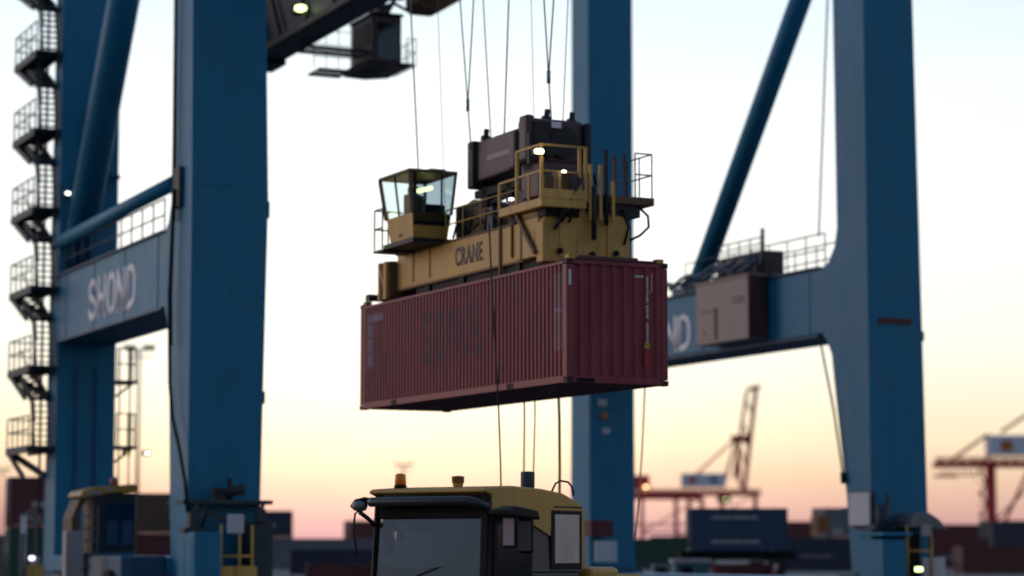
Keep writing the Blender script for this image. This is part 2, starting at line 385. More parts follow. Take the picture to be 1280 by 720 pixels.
# right frame: equipment house on the beam, winch house above, loose hoses
cb = MB().box(45.6, 46.4, 79.0, 83.1, 9.72, 12.12).build('equipment_cabinet', 'cabinet_brown', crane, bevel=.03)
MB().box(45.583, 45.6, 81.6, 82.6, 9.95, 11.0).build('door', 'cabinet_brown', cb)
MB().box(45.57, 45.6, 81.42, 81.52, 9.85, 11.1).build('handle', 'dark_metal', cb)
MB().box(45.575, 45.6, 81.55, 82.65, 10.98, 11.03).build('door_edge', 'dark_metal', cb)
MB().box(45.58, 45.6, 79.3, 80.2, 11.3, 11.36).build('vent', 'crane_steel', cb)
MB().box(45.58, 45.6, 79.3, 80.2, 11.15, 11.21).build('vent', 'crane_steel', cb)
MB().box(45.58, 45.6, 82.3, 82.45, 10.1, 10.25).build('lock', 'dark_metal', cb)
MB().box(45.62, 46.38, 78.96, 79.0, 9.75, 12.1).build('side_panel', 'maroon_dark', cb)  # dark sheet over the near end face, its shade put into the colour
MB().box(45.55, 46.39, 78.9, 83.2, 12.13, 12.2).build('roof', 'cabinet_brown', cb)
m = MB().box(46.9, 47.9, 80.15, 83.7, 12.2, 13.3)
for y in (80.4, 81.3, 82.2, 83.1): m.box(46.85, 46.9, y, y + .5, 12.4, 13.2)
mhs = m.build('winch_house', 'plum', crane, bevel=.05)
MB().rail([(46.9, 80.2, 13.3), (46.9, 83.6, 13.3)], .5, .9, .03).tube([(46.8, 79.9, 12.1), (46.8, 79.9, 14.1)], .08, 8).build('railing', 'crane_steel', mhs)
m = MB()
for k in range(4):
    yy = 84.6; pts = [(46.3, 86.5, 12.3 + .1 * k)]
    for i in range(12):
        t = i / 11; pts.append((46.25 - .05 * k, 86.5 - 7.2 * t, 12.35 + .5 * t * (1 if k % 2 else .6) + .12 * math.sin(i * 1.9 + k) + .05 * k))
    m.tube(pts, .075, 8)
m.build('hose_bundle', 'crane_blue_dark', crane)
# hanging line next to the right leg and thin stays
MB().tube([(46.4, 74.2, 23), (46.4, 75.15, 13.2)], .035, 6).tube([(46.4, 75.2, 9.5), (46.4, 74.3, 6.8), (46.4, 73.72, 4.4)], .04, 8).tube([(46.4, 73.74, 4.5), (46.4, 73.70, 4.1)], .10, 8).build('hanging_cable', 'dark_metal', crane)
# right base
MB().box(45.95, 46.9, 70.5, 72.03, .5, 2.1).box(45.9, 47.1, 70.4, 72.03, 2.2, 2.34).build('cabinet', 'crane_blue', crane, bevel=.04)
MB().box(46.24, 46.34, 71.8, 73.15, 2.58, 3.75).build('notice_board', 'white_panel', crane, bevel=.03)
MB().box(46.34, 46.42, 71.7, 73.1, 2.5, 3.8).build('board_frame', 'dark_metal', crane)
m = MB().tube([(46.6, 71.5, 2.35), (46.6, 71.5, 3.3)], .28, 14).tube([(46.75, 71.4, 2.9), (46.75, 71.4, 3.7)], .07, 8).box(46.2, 48.7, 71.4, 72.03, 2.45, 2.6)
m.build('pump_unit', 'crane_steel', crane)
m = MB()
for x in (47.2, 48.2): m.tube([(x, 70.9, .5), (x, 70.9, 2.6)], .05, 8)
m.tube([(47.2, 70.9, 1.7), (48.2, 70.9, 1.7)], .04, 8)
m.build('guard_frame', 'spreader_yellow', crane)
MB().box(47.3, 47.95, 71.2, 72.0, .5, 2.3).build('motor_housing', 'black', crane, bevel=.05)
m = MB().prism([(47.2, 2.75), (47.35, 3.0), (47.9, 3.05), (48.35, 2.8), (48.75, 2.42), (48.4, 2.45), (47.9, 2.5), (47.2, 2.5)], 1, 70.6, 71.8)
m.build('lamp_hood', 'galv', crane, bevel=.04)
MB().box(47.55, 47.95, 70.5, 70.6, 2.2, 2.6).build('sign_plate', 'grey_panel', crane, bevel=.02)
MB().box(47.9, 48.85, 71.0, 71.6, .4, 1.46).build('cabinet', 'white_panel', crane, bevel=.03)
lm = MB().box(47.35, 47.75, 70.75, 70.95, .95, 1.18).build('lamp', 'black', crane, bevel=.02)
MB().box(47.4, 47.7, 70.73, 70.75, .99, 1.14).build('lens', 'lamp_green', lm)
# centre leg base
MB().box(46.1, 47.2, 93.6, 94.4, 2.3, 3.0).build('fire_box', 'dark_red', crane, bevel=.03)
MB().box(46.3, 47.35, 93.55, 93.65, 1.2, 2.1).build('notice_board', 'white_panel', crane, bevel=.02)
# left rear leg lamps
for (x, y, z, mm) in ((21.85, 89.2, 15.2, 'lamp_white'), (25.9, 92.0, 5.5, 'lamp_white'), (25.1, 92, 5.5, 'lamp_yellow')):
    lm = MB().box(x - .14, x + .14, y + .03, y + .28, z - .10, z + .12).build('lamp', 'dark_metal', crane)
    MB().lathe([(.05, -.05), (.085, -.03), (.085, .03), (.05, .05)], (x, y, z), 14).build('lens', mm, lm)
# stair tower along the rear left leg
st = MB().tube([(21.5, 91.4, .2), (21.5, 91.4, 26)], .05, 8).build('stair_post', 'crane_steel', crane)
levels = [5.55 + 3.02 * i for i in range(0, 7)]
for i, z in enumerate(levels):
    p = MB().box(20.6, 21.62, 89.6, 93.3, z, z + .09).bar((20.65, 89.7, z - .07), (20.65, 93.3, z - .07), .1, .24).bar((21.5, 89.7, z - .07), (21.5, 93.3, z - .07), .1, .24)
    p.bar((21.6, 91, z - 1.0), (20.65, 93.2, z), .16, .22)
    p.bar((20.7, 90.6, z - 1.1), (20.7, 93.2, z - .1), .12, .2)
    p = p.build('stair_platform', 'crane_steel', crane)
    MB().rail([(21.6, 93.25, z + .09), (20.65, 93.25, z + .09), (20.65, 89.7, z + .09)], 1.12, 1.0, .03).build('railing', 'crane_steel', p)
    # lower steep flight (near end) and upper flight (towards the far end)
    f = MB()
    za, zm, zb = z + .09, z + 1.95, z + 3.02
    for x in (20.92, 21.55): f.bar((x, 89.9, za), (x, 90.5, zm), .07, .22); f.bar((x, 90.6, zm), (x, 92.9, zb), .07, .34)
    for k in range(8):
        t = (k + .5) / 8; f.box(20.92, 21.55, 89.9 + .6 * t - .1, 89.9 + .6 * t + .12, za + (zm - za) * t, za + (zm - za) * t + .04)
    for k in range(6):
        t = (k + .5) / 6; f.box(20.92, 21.55, 90.6 + 2.3 * t - .14, 90.6 + 2.3 * t + .14, zm + (zb - zm) * t, zm + (zb - zm) * t + .04)
    f.tube([(20.9, 89.7, za + .9), (20.9, 90.3, zm + .9)], .03, 6).tube([(20.9, 90.4, zm + .9), (20.9, 92.6, zb + .9)], .03, 6).box(20.9, 21.6, 90.3, 91.0, zm - .06, zm + .02)
    f.build('stair_flight', 'crane_steel', crane)
# small ladder balconies on the other side of that leg
for z in (8.05, 5.55):
    p = MB().box(23.95, 24.75, 89.5, 90.6, z, z + .12).bar((23.95, 89.6, z - .5), (24.6, 89.6, z), .08).build('balcony', 'crane_steel', crane)
    MB().rail([(23.98, 89.55, z + .1), (24.7, 89.55, z + .1), (24.7, 90.55, z + .1)], 1.25, .5, .028).build('railing', 'crane_steel', p)
MB().tube([(24.1, 89.6, 1), (24.1, 89.6, 9.4)], .03, 6).tube([(24.5, 89.6, 1), (24.5, 89.6, 9.4)], .03, 6).build('ladder', 'crane_steel', crane)
MB().box(22.6, 22.95, 89.3, 89.5, 17.2, 18.6).box(23.0, 23.4, 89.35, 89.5, 16.6, 17.0).box(22.2, 23.9, 89.3, 89.5, 15.9, 16.05).build('junction_box', 'crane_blue_dark', legRL)

# boom girder with its cross beam
gd = MB().box(27.2, 28.4, 58, 84.2, 19.75, 21.8).box(31.6, 32.8, 58, 79.0, 21.5, 23.0)
boom = gd.build('boom_girder', 'crane_steel', crane, bevel=.04)
m = MB()
for k in range(9): m.bar((27.0, 60 + 2.8 * k, 19.9), (27.0, 61.2 + 2.8 * k, 21.7), .14)
m.bar((27.0, 59, 19.7), (27.0, 84.4, 19.7), .25, .22); m.bar((27.0, 59, 21.9), (27.0, 84.4, 21.9), .22)
m.build('lattice', 'dark_metal', boom)
m = MB().box(25.3, 28.4, 83.0, 84.6, 19.55, 20.6)
for k in range(3): m.box(25.4, 27.1, 83.0, 84.6, 20.85 + k * .42, 21.05 + k * .42)
m.box(25.3, 27.3, 82.8, 82.95, 20.6, 21.0).tube([(25.5, 82.7, 20.2), (26.6, 82.7, 20.6)], .25, 10).tube([(26.0, 82.5, 19.6), (26.6, 82.5, 20.9)], .3, 10)
m.build('cross_girder', 'dark_metal', boom, bevel=.02)
m = MB()
for k in range(4): m.tube([(25.2, 82.9, 19.2 - .12 * k), (26.2, 82.9, 19.22 - .12 * k)], .018, 6)
m.build('wire', 'galv', boom)
lm = MB().box(26.7, 27.05, 77.2, 77.6, 20.15, 20.5).build('lamp', 'black', boom, bevel=.02)
MB().lathe([(.12, -.10), (.2, -.06), (.2, .06), (.12, .10)], (26.85, 77.0, 20.3), 14).build('lens', 'lamp_green', lm)

# ------------------------------------------------------------------ driver's trolley under the boom
tr = thing('crane_trolley', "dark operator's cab with wire catwalks hanging below the boom girder, top left", 'crane trolley', Wd(30.45, 80, 18.98), YAW)
tr.scale = (.93, .93, .93)
m = MB().box(-.15, 1.05, -1.0, 1.4, .15, 2.0).build('cab_shell', 'plum', tr, bevel=.06)
MB().box(-.17, -.15, -.6, 1.1, .9, 1.75).build('window', 'spreader_brown', m)
MB().box(.05, .9, -1.02, -1.0, .3, 1.7).build('window', 'dark_glass', m)
MB().box(-.2, 1.1, -1.05, 1.45, 2.0, 2.10).build('roof', 'black', m)
MB().prism([(-.5, .15), (1.45, .15), (1.45, .05), (.5, -.08), (-.4, -.05)], 1, -1.2, 1.5).build('floor_frame', 'dark_metal', tr)
m = MB()
for (x0, x1, z) in ((-2.6, -.2, .52), (-2.2, -.9, -.34)):
    z += .1; m.bar((x0, -.6, z), (x1, -.6, z), .08, .10); m.bar((x0, .6, z), (x1, .6, z), .08, .10)
    k = x0
    while k < x1: m.box(k, k + .08, -.6, .6, z - .03, z + .03); k += .2
m.build('catwalk', 'dark_metal', tr)
m = MB().rail([(-2.9, -.6, .7), (-.9, -.6, .7)], 1.1, .5, .015, mid=2).rail([(-2.4, -.6, -.2), (-.9, -.6, -.2)], .85, .6, .015)
m.rail([(1.3, -.9, .1), (1.7, -.9, .1), (1.7, 1.5, .1)], 1.1, .4, .018, mid=2)
m.build('railing', 'galv', tr)
m = MB().bar((-1.5, 0, 2.0), (-2.6, .2, 3.2), .18).bar((-.6, 0, 2.1), (-1.2, .2, 3.2), .18).bar((.7, 0, 2.1), (1.4, 0, 3.4), .15)
m.box(-3.2, .5, -.8, 1.2, 2.85, 3.1); m.tube([(-2.6, -.9, 2.3), (-.5, -.9, 2.75)], .05, 8).tube([(-2.4, -.9, 2.0), (-.6, -.9, 2.45)], .035, 8)
m.build('hanger_frame', 'dark_metal', tr)
m = MB().box(.2, .7, -.6, .4, 2.15, 2.5).tube([(-.3, -.7, 2.3), (.9, -.7, 2.55), (1.6, -.6, 2.3)], .07, 8).tube([(.0, -.8, 2.6), (1.2, -.8, 2.75)], .05, 8)
m.build('cable_festoon', 'galv', tr)
MB().box(-1.9, -1.2, -.7, .3, 2.35, 2.85).build('motor', 'plum', tr, bevel=.05)
m = MB().prism([(1.35, 2.45), (1.5, 2.2), (2.4, 2.2), (3.2, 2.7), (3.4, 3.6), (1.3, 3.6)], 1, -2.0, -.6)
m.build('drum_housing', 'spreader_brown', tr, bevel=.05)

# ------------------------------------------------------------------ hanging load frame
SO, SY = (1.18, 51.6, EYE + 3.545), .46
CW, CL, CH = 2.52, 11.51, 2.70
def Ws(x, y, z=0):
    c, s = math.cos(SY), math.sin(SY); return (SO[0] + x * c - y * s, SO[1] + x * s + y * c, SO[2] + z)

cont = thing('shipping_container', 'large maroon corrugated shipping container hanging in mid air below the yellow spreader', 'container', SO, SY)
# letter shapes painted on the long side, as a bitmap in metres: cells [y, z] -> slot
GL = {'A': ['01110', '11011', '11011', '11111', '11011', '11011'], }
def side_slot(y, z):
    # tall narrow code column and header near the far end
    if 10.72 < y < 11.08 and .98 < z < 2.2:
        k = int((z - .98) / .095); return 2 if k % 4 else 3
    if 10.05 < y < 11.1 and 2.22 < z < 2.40: return 2
    # big faded owner's lettering: grey blocks with gaps
    if 4.35 < y < 7.75 and .95 < z < 2.08:
        u = (7.75 - y) / .70; f = u - int(u)
        if f < .12: return 0
        k = int(u)
        zz = (z - .95) / 1.13
        if (int(y * 9) + int(zz * 9)) % 7 == 0: return 0
        if k == 0 and (.35 < f < .8 and (.2 < zz < .42 or .6 < zz < .8)): return 0
        if k == 1 and .45 < f < .72 and .25 < zz < .8: return 0
        if k == 2 and (.40 < f < .75) and (zz < .32 or .55 < zz < .8): return 0
        if k == 3 and .45 < f < .75 and zz > .3: return 0
        if k == 4 and f > .5 and (.2 < zz < .4 or .6 < zz < .8): return 0
        return 1
    # vertical number strip near the close end
    if .30 < y < .62 and .72 < z < 2.42:
        return 2 if 1.35 < z < 1.62 and int(z * 16) % 2 else 3
    return 0
def corr(L, pitch, flat, n_off):
    """returns list of (pos, depth) along a corrugated wall"""
    r = [(0, 0)]; x = n_off
    while x + pitch < L - n_off:
        s_ = (pitch - 2 * flat) / 2
        r += [(x, 0), (x + s_, 1), (x + s_ + flat, 1), (x + 2 * s_ + flat, 0)]; x += pitch
    r.append((L, 0)); return r
mat('maroon_patch', (.34, .14, .16), .55, dirt=.3, rust=.3)
def cwall(axis, L, z0, z1, depth, pitch, flat, outer, inward, slot=None, nz=22, off=.08, name='side_wall', mats=('maroon', 'faded_grey', 'faded_white', 'maroon_patch'), a0=0, sub=1):
    m = MB(); prof = corr(L, pitch, flat, off); cols = []
    for i, (p, d_) in enumerate(prof): cols.append((p, outer + inward * depth * d_))
    nz = nz if slot else 1
    for (p, c_) in cols:
        for k in range(nz + 1):
            z = z0 + (z1 - z0) * k / nz
            m.v.append((c_, a0 + p, z) if axis == 'y' else (a0 + p, c_, z))
    for i in range(len(cols) - 1):
        for k in range(nz):
            b = i * (nz + 1) + k; n2 = nz + 1
            zc = z0 + (z1 - z0) * (k + .5) / nz; yc = a0 + (cols[i][0] + cols[i + 1][0]) / 2
            m.face([b, b + n2, b + n2 + 1, b + 1], slot(yc, zc) if slot else 0)
    o = m.build(name, list(mats), cont)
    so_ = o.modifiers.new('solid', 'SOLIDIFY'); so_.thickness = .004
    return o
cwall('y', CL - .30, .17, CH - .11, .045, .19, .05, .02, 1, side_slot, nz=26, a0=.15)
cwall('y', CL - .30, .17, CH - .11, .045, .262, .072, CW - .02, -1, a0=.15)
cwall('x', CW - .30, .17, CH - .11, .05, .272, .10, .02, 1, None, name='end_wall', a0=.15, off=.02)
cwall('x', CW - .30, .17, CH - .11, .05, .272, .10, CL - .02, -1, None, name='end_wall', a0=.15, off=.02)
for x in (0, CW - .16):
    for y in (0, CL - .16):
        p = MB().box(x, x + .16, y, y + .16, .12, CH - .12).build('corner_post', 'maroon', cont, bevel=.012)
        for z in (-.01, CH - .118 + .01):
            m = MB().box(x - .006, x + .172, y - .006, y + .176, z, z + .118)
            c = m.build('corner_casting', 'maroon_dark', p, bevel=.012)
            ox = x - .009 if x == 0 else x + .1665
            mm = MB().box(ox, ox + .008, y + .05, y + .12, z + .03, z + .09)
            oy = y - .009 if y == 0 else y + .171
            mm.box(x + .05, x + .12, oy, oy + .008, z + .03, z + .09)
            mm.build('aperture', 'black', c)
for x in (0, CW - .07):
    MB().box(x, x + .07, .165, CL - .165, CH - .11, CH - .04).build('top_rail', 'maroon', cont, bevel=.008)
    rl = MB().box(x, x + .06, .165, CL - .165, .01, .165).build('bottom_rail', 'maroon', cont, bevel=.008)
    for yy in (2.6, 9.15):
        MB().box((x - .004) if x == 0 else x + .03, (x + .03) if x == 0 else x + .064, yy, yy + .33, .02, .14).build('forklift_pocket', 'black', rl)
for y in (0, CL - .08):
    MB().box(.165, CW - .165, y, y + .08, CH - .11, CH - .02).build('header', 'maroon', cont, bevel=.008)
    sl_ = MB().box(.165, CW - .165, y, y + .08, .01, .165).build('sill', 'maroon', cont, bevel=.008)
    if y == 0: MB().box(.24, .68, -.004, .02, .02, .11).build('gooseneck_slot', 'black', sl_)
m = MB().box(.05, CW - .05, .1, CL - .1, .10, .14)
m2 = MB(); y = .5
while y < CL - .4: m2.box(.06, CW - .06, y, y + .05, .015, .10); y += .42
fl = m.build('floor', 'underside', cont); m2.build('cross_member', 'underside', fl)
rf = MB()
for i in range(40):
    y0 = .1 + i * (CL - .2) / 40; rf.box(.08, CW - .08, y0 + .03, y0 + .2, CH - .07, CH - .045)
rf.box(.05, CW - .05, .08, CL - .08, CH - .085, CH - .07); rf.build('roof', 'maroon', cont)
# codes on the near end wall, stickers
m = MB()
rr = random.Random(3)
y_ = -.001
for k in range(30):
    z = 2.36 - k * .049
    if k in (12, 19, 20): continue
    w_ = .03 + .03 * rr.random()
    m.box(2.005 - w_ / 2, 2.005 + w_ / 2, .002, .010, z, z + .030)
for k in range(9):
    z = 2.42 - k * .045; m.box(2.11, 2.13, .002, .010, z, z + .028)
for k in range(4): m.box(1.70 + .055 * k, 1.74 + .055 * k, .002, .010, 2.36, 2.41)
m.build('marking', 'mark_white', cont)
MB().box(1.93, 2.06, .001, .012, .80, .92).box(1.96, 2.03, .001, .011, .92, .95).build('sticker', 'mark_yellow', cont)
MB().box(1.935, 2.045, .001, .012, .42, .76).build('sticker', 'mark_red', cont)
MB().box(2.04, 2.075, .001, .011, 2.03, 2.07).build('sticker', 'mark_yellow', cont)
MB().box(.05, .11, -.004, .002, 2.12, 2.46).build('sticker', 'mark_white', cont)

mat('faded_print', (.20, .14, .17), .6, dirt=.3)
# spreader ------------------------------------------------------------
sp = thing('container_spreader', 'yellow lifting spreader with glazed cab, catwalks and lamps gripping the maroon container', 'spreader', Ws(0, 0, CH), SY)
z0 = 0.0
def P(mb, name, mt, parent=None, bevel=0):
    return mb.build(name, mt, parent or sp, bevel)
# everything below in local coords with z measured from the container top
fr = MB().box(.42, 2.1, 1.4, 8.9, .04, .22).box(.9, 1.5, 8.9, 11.2, .06, .30)
for y in (3.0, 6.0, 8.0): fr.box(.36, 2.2, y, y + .25, .05, .22)
P(fr, 'lower_frame', 'black')
P(MB().box(.05, 2.45, 11.05, 11.3, .10, .26), 'end_crossbeam', 'dark_metal')
tw = [(.08, .02), (2.28, .02), (.08, 11.3), (2.28, 11.3)]
for x, y in tw: P(MB().box(x, x + .17, y + .03, y + .22, .005, .10), 'twistlock', 'mark_yellow')
mbm = P(MB().box(.35, 2.1, 1.35, 9.95, .27, 1.14), 'main_beam', 'spreader_yellow', bevel=.03)
P(MB().box(.30, .35, 3.3, 3.34, .38, 1.13).box(.33, .35, 2.4, 2.43, .38, 1.13).box(.33, .35, 7.9, 7.94, .38, 1.13).box(.33, .35, 8.9, 8.93, .38, 1.13).box(.3, .36, 3.9, 3.98, -.1, 1.16), 'seam', 'spreader_brown', mbm)
P(MB().box(.34, 2.1, 1.4, 10.0, 1.14, 1.18).box(.33, 2.1, 1.4, 9.9, .23, .27), 'flange', 'spreader_brown', mbm)
lettering('lettering', 'CRANE', 0, 0, 1.52, .46, 'faded_print', mbm, ((0, -1, 0), (0, 0, 1), (-1, 0, 0)), (.345, 6.44, .50), bold=.02, depth=.008)
# near end block, olive face towards the camera
nb = P(MB().prism([(-.06, .03), (2.14, .03), (2.14, .92), (1.9, 1.22), (.45, 1.26), (.1, 1.2), (-.06, .9)], 1, 1.0, 1.34), 'end_plate', 'spreader_yellow', bevel=.03)
P(MB().box(.35, .9, .97, 1.0, .16, 1.1), 'access_cover', 'spreader_yellow', nb)
P(MB().box(1.55, 1.6, .96, 1.0, .16, 1.1), 'stiffener', 'spreader_yellow', nb)
P(MB().tube([(.33, .97, .28), (.33, .9, .28)], .07, 10).tube([(1.15, .97, .24), (1.15, .92, .24)], .07, 10).tube([(1.75, .97, .30), (1.75, .92, .30)], .07, 10), 'bolt', 'black', nb)
P(MB().box(.4, 1.9, .2, 1.0, .06, .12), 'telescopic_arm', 'spreader_brown', bevel=.02)
P(MB().box(.1, 2.42, .06, .28, .0, .05), 'end_crossbeam', 'maroon_dark', bevel=.01)
P(MB().box(-.05, .34, 1.25, 2.3, .18, 1.22), 'side_arm', 'spreader_yellow', bevel=.03)
P(MB().box(-.06, .34, 2.05, 2.15, .2, 1.24).bar((-.1, 1.3, .25), (-.1, 2.2, 1.2), .09), 'arm_rib', 'spreader_brown')
# far end beam
P(MB().box(.15, 2.3, 9.97, 10.55, .05, 1.02), 'end_beam', 'spreader_brown', bevel=.04)
P(MB().box(.06, .15, 10.0, 10.18, .05, 1.0).box(.06, .15, 10.4, 10.52, .05, 1.0).bar((.1, 10.0, .1), (.1, 10.5, .95), .07), 'arm_rib', 'spreader_yellow')
# cab ---------------------------------------------------------------
cx0, cx1, cy0, cy1, cz0, cz1 = -.42, .62, 7.25, 9.0, 1.28, 2.88
shell = MB()
# lower body tapering inwards at the bottom
shell.hexa([(cx0 + .06, cy0 + .10, cz0), (cx1 - .06, cy0 + .10, cz0), (cx1 - .06, cy1 - .25, cz0), (cx0 + .06, cy1 - .25, cz0),
            (cx0, cy0 + .02, cz0 + .62), (cx1, cy0 + .02, cz0 + .62), (cx1, cy1 - .12, cz0 + .62), (cx0, cy1 - .12, cz0 + .62)])
cabp = P(shell, 'cab', 'spreader_yellow', bevel=.02)
top = [(cx0 - .10, cy0 - .03), (cx1 + .10, cy0 - .03), (cx1 + .10, cy1 + .05), (cx0 - .10, cy1 + .05)]
bot = [(cx0, cy0 + .02), (cx1, cy0 + .02), (cx1, cy1 - .12), (cx0, cy1 - .12)]
for (a, b_) in zip(bot, top): P(MB().bar((a[0], a[1], cz0 + .6), (b_[0], b_[1], cz1), .075), 'window_post', 'spreader_brown', cabp)
m = MB()
m.bar((bot[3][0], (bot[0][1] + bot[3][1]) / 2, cz0 + .6), (top[3][0] + .0, (top[0][1] + top[3][1]) / 2, cz1), .05)
P(m, 'window_post', 'spreader_brown', cabp)
P(MB().box(cx0 - .14, cx1 + .14, cy0 - .07, cy1 + .09, cz1, cz1 + .08).box(cx0 + .5, cx1 - .1, cy0 + .1, cy0 + .4, cz1 + .08, cz1 + .14), 'roof', 'spreader_brown', cabp, bevel=.02)
def pane(a, b_, c, d_, mt='glass'):
    m = MB(); m.v = [a, b_, c, d_]; m.face([0, 1, 2, 3]); return P(m, 'window', mt, cabp)
zb, zt = cz0 + .62, cz1 - .01
pane((bot[0][0], bot[0][1], zb), (bot[3][0], bot[3][1], zb), (top[3][0], top[3][1], zt), (top[0][0], top[0][1], zt))
pane((bot[1][0], bot[1][1], zb), (bot[2][0], bot[2][1], zb), (top[2][0], top[2][1], zt), (top[1][0], top[1][1], zt))
pane((bot[0][0] + .03, bot[0][1] - .0, zb - .28), (bot[1][0] - .03, bot[1][1], zb - .28), (top[1][0], top[1][1], zt), (top[0][0], top[0][1], zt), 'dark_glass')
pane((bot[3][0], bot[3][1], zb), (bot[2][0], bot[2][1], zb), (top[2][0], top[2][1], zt), (top[3][0], top[3][1], zt))
P(MB().box(cx0 + .03, cx1 - .03, cy0 + .045, cy0 + .06, cz0 + .32, zb).box(cx0 + .02, cx0 + .10, cy0 - .01, cy0 + .04, zb, zt).box(cx1 - .28, cx1 - .24, cy0 + .0, cy0 + .04, zb, zt), 'dark_panel', 'cab_interior', cabp)
P(MB().tube([(cx0 + .28, cy0 + .35, zt - .40), (cx1 - .12, cy0 + .95, zt - .20)], .055, 10), 'light_tube', 'tube_light', cabp)
P(MB().box(.0, .5, 8.2, 8.75, 1.75, 2.0).box(.0, .5, 8.65, 8.8, 2.0, 2.55).box(.1, .4, 8.66, 8.78, 2.55, 2.75), 'seat', 'cab_interior', cabp, bevel=.04)
P(MB().box(.0, .55, 7.45, 7.65, 1.7, 2.15), 'console', 'cab_interior', cabp, bevel=.03)
P(MB().box(-.38, -.28, 8.0, 8.2, 1.38, 1.46).box(cx0 - .02, cx1 + .02, cy0 - .05, cy1, cz0 - .12, cz0 - .01), 'cab_floor', 'dark_metal', cabp)
P(MB().rail([(-.45, 9.05, 1.2), (-.45, 9.55, 1.2), (.3, 9.55, 1.2)], 1.0, .4, .022).box(-.47, .5, 8.95, 9.6, 1.12, 1.18), 'railing', 'dark_metal')
P(MB().box(.2, .5, 7.6, 8.6, 1.18, 1.3), 'bracket', 'dark_metal')
# deck machinery between cab and headblock
P(MB().box(.75, 1.8, 5.4, 7.2, 1.18, 1.95), 'power_pack', 'spreader_brown', bevel=.04)
P(MB().prism([(5.4, 1.95), (7.4, 1.95), (7.2, 2.1), (6.6, 2.2), (5.8, 2.05)], 0, .9, 1.7), 'hose_reel', 'spreader_brown')
P(MB().box(.45, .72, 4.6, 4.9, 1.18, 1.75), 'valve_block', 'crane_steel')
P(MB().box(.5, .7, 6.6, 6.75, 1.18, 2.0), 'valve_block', 'crane_steel')
P(MB().rail([(.4, 7.1, 1.2), (.4, 3.2, 1.2)], .75, .9, .018), 'railing', 'spreader_yellow')
for k in range(3):
    P(MB().tube([(.5, 6.9 - k * .9, 1.25), (.45, 6.5 - k * .8, 1.7), (.5, 5.8 - k * .8, 1.35), (.48, 5.2 - k * .5, 1.5)], .03, 6), 'hose', 'black')
# headblock: plum drum housing with end discs
hb = P(MB().prism([(3.25, 2.55), (3.25, 3.36), (3.5, 3.48), (5.8, 3.48), (5.92, 3.25), (5.92, 2.62), (5.75, 2.5)], 0, .62, 1.1), 'headblock', 'plum', bevel=.05)
P(MB().box(.60, .62, 3.9, 5.2, 2.92, 3.05), 'marking', 'faded_white', hb)
P(MB().tube([(1.2, 3.0, 2.95), (1.2, 6.0, 2.95)], .46, 24), 'drum', 'plum', hb)
P(MB().box(.28, 1.66, 2.35, 2.95, 2.5, 3.50).box(.18, .4, 2.3, 2.7, 2.5, 3.56).box(.18, .4, 2.9, 3.25, 2.4, 3.3), 'gear_case', 'plum', hb, bevel=.06)
P(MB().tube([(1.15, 2.35, 2.95), (1.15, 2.25, 2.95)], .36, 24).box(.35, .75, 2.25, 2.35, 2.9, 3.4).box(.2, .3, 2.2, 2.3, 2.4, 3.1).tube([(.75, 2.2, 2.8), (.75, 2.34, 2.8)], .2, 14), 'hub', 'dark_metal', hb)
P(MB().box(1.66, 1.82, 2.2, 3.1, 2.5, 3.45), 'side_plate', 'dark_metal', hb, bevel=.04)
P(MB().box(.80, 1.05, 2.235, 2.249, 3.28, 3.42), 'name_plate', 'letter_white', hb)
P(MB().box(.5, 1.3, 5.8, 6.12, 2.35, 3.5), 'side_plate', 'dark_metal', hb, bevel=.04)
for (x, y, z) in ((.75, 5.6, 3.48), (.9, 2.7, 3.5), (1.55, 2.7, 3.48), (.7, 3.3, 3.42)):
    P(MB().tube([(x, y, z), (x + .03, y, z + .28)], .07, 8).tube([(x - .1, y, z + .05), (x + .1, y, z + .05)], .08, 8), 'rope_socket', 'dark_metal', hb)
P(MB().box(.6, 1.0, 3.4, 5.9, 2.1, 2.28).box(.6, .9, 5.2, 5.5, 1.85, 2.3).box(.6, .9, 3.9, 4.2, 1.9, 2.3).bar((.7, 3.4, 2.1), (.7, 5.2, 1.9), .1), 'lower_bracket', 'black', hb)
P(MB().box(.7, 1.6, 3.3, 4.3, 1.18, 2.2).box(.5, 1.8, 2.3, 3.2, 1.7, 2.5), 'pedestal', 'plum', hb, bevel=.03)
# catwalk with yellow guard rails at the near end
dk = P(MB().box(-.22, .9, .75, 2.9, 1.22, 1.42), 'catwalk', 'spreader_yellow', bevel=.02)
P(MB().box(-.05, .8, .9, 2.6, 1.05, 1.22), 'catwalk_bracket', 'black', dk)
g_ = MB()
for (x, y) in ((-.2, 2.0), (-.2, .8), (.75, .8), (.9, .8)):
    g_.bar((x, y, 1.42), (x, y, 2.62), .065)
g_.bar((-.2, 2.0, 2.6), (-.2, .8, 2.6), .05).bar((-.2, .8, 2.6), (.9, .8, 2.6), .05)
g_.bar((-.2, 2.9, 2.0), (-.2, .8, 2.02), .04).bar((-.2, .8, 2.02), (.75, .8, 2.02), .04)
g_.bar((-.2, 2.9, 1.42), (-.2, 2.9, 2.0), .05).bar((-.2, 1.4, 1.42), (-.2, 1.4, 2.0), .05).bar((.25, .8, 1.42), (.25, .8, 2.0), .05)
g_.box(-.22, .9, .74, .76, 1.42, 1.62)
P(g_, 'guard_rail', 'spreader_yellow', dk)
P(MB().box(-.05, .2, .95, 1.3, 1.42, 1.95).box(.35, .7, 1.0, 1.4, 1.42, 2.1), 'motor', 'spreader_brown', dk, bevel=.04)
v = MB()
for x in (1.05, 1.3, 1.62): v.bar((x, .85, 1.0), (x, .85, 2.25 if x < 1.5 else 1.9), .07)
P(v, 'guide_post', 'spreader_yellow')
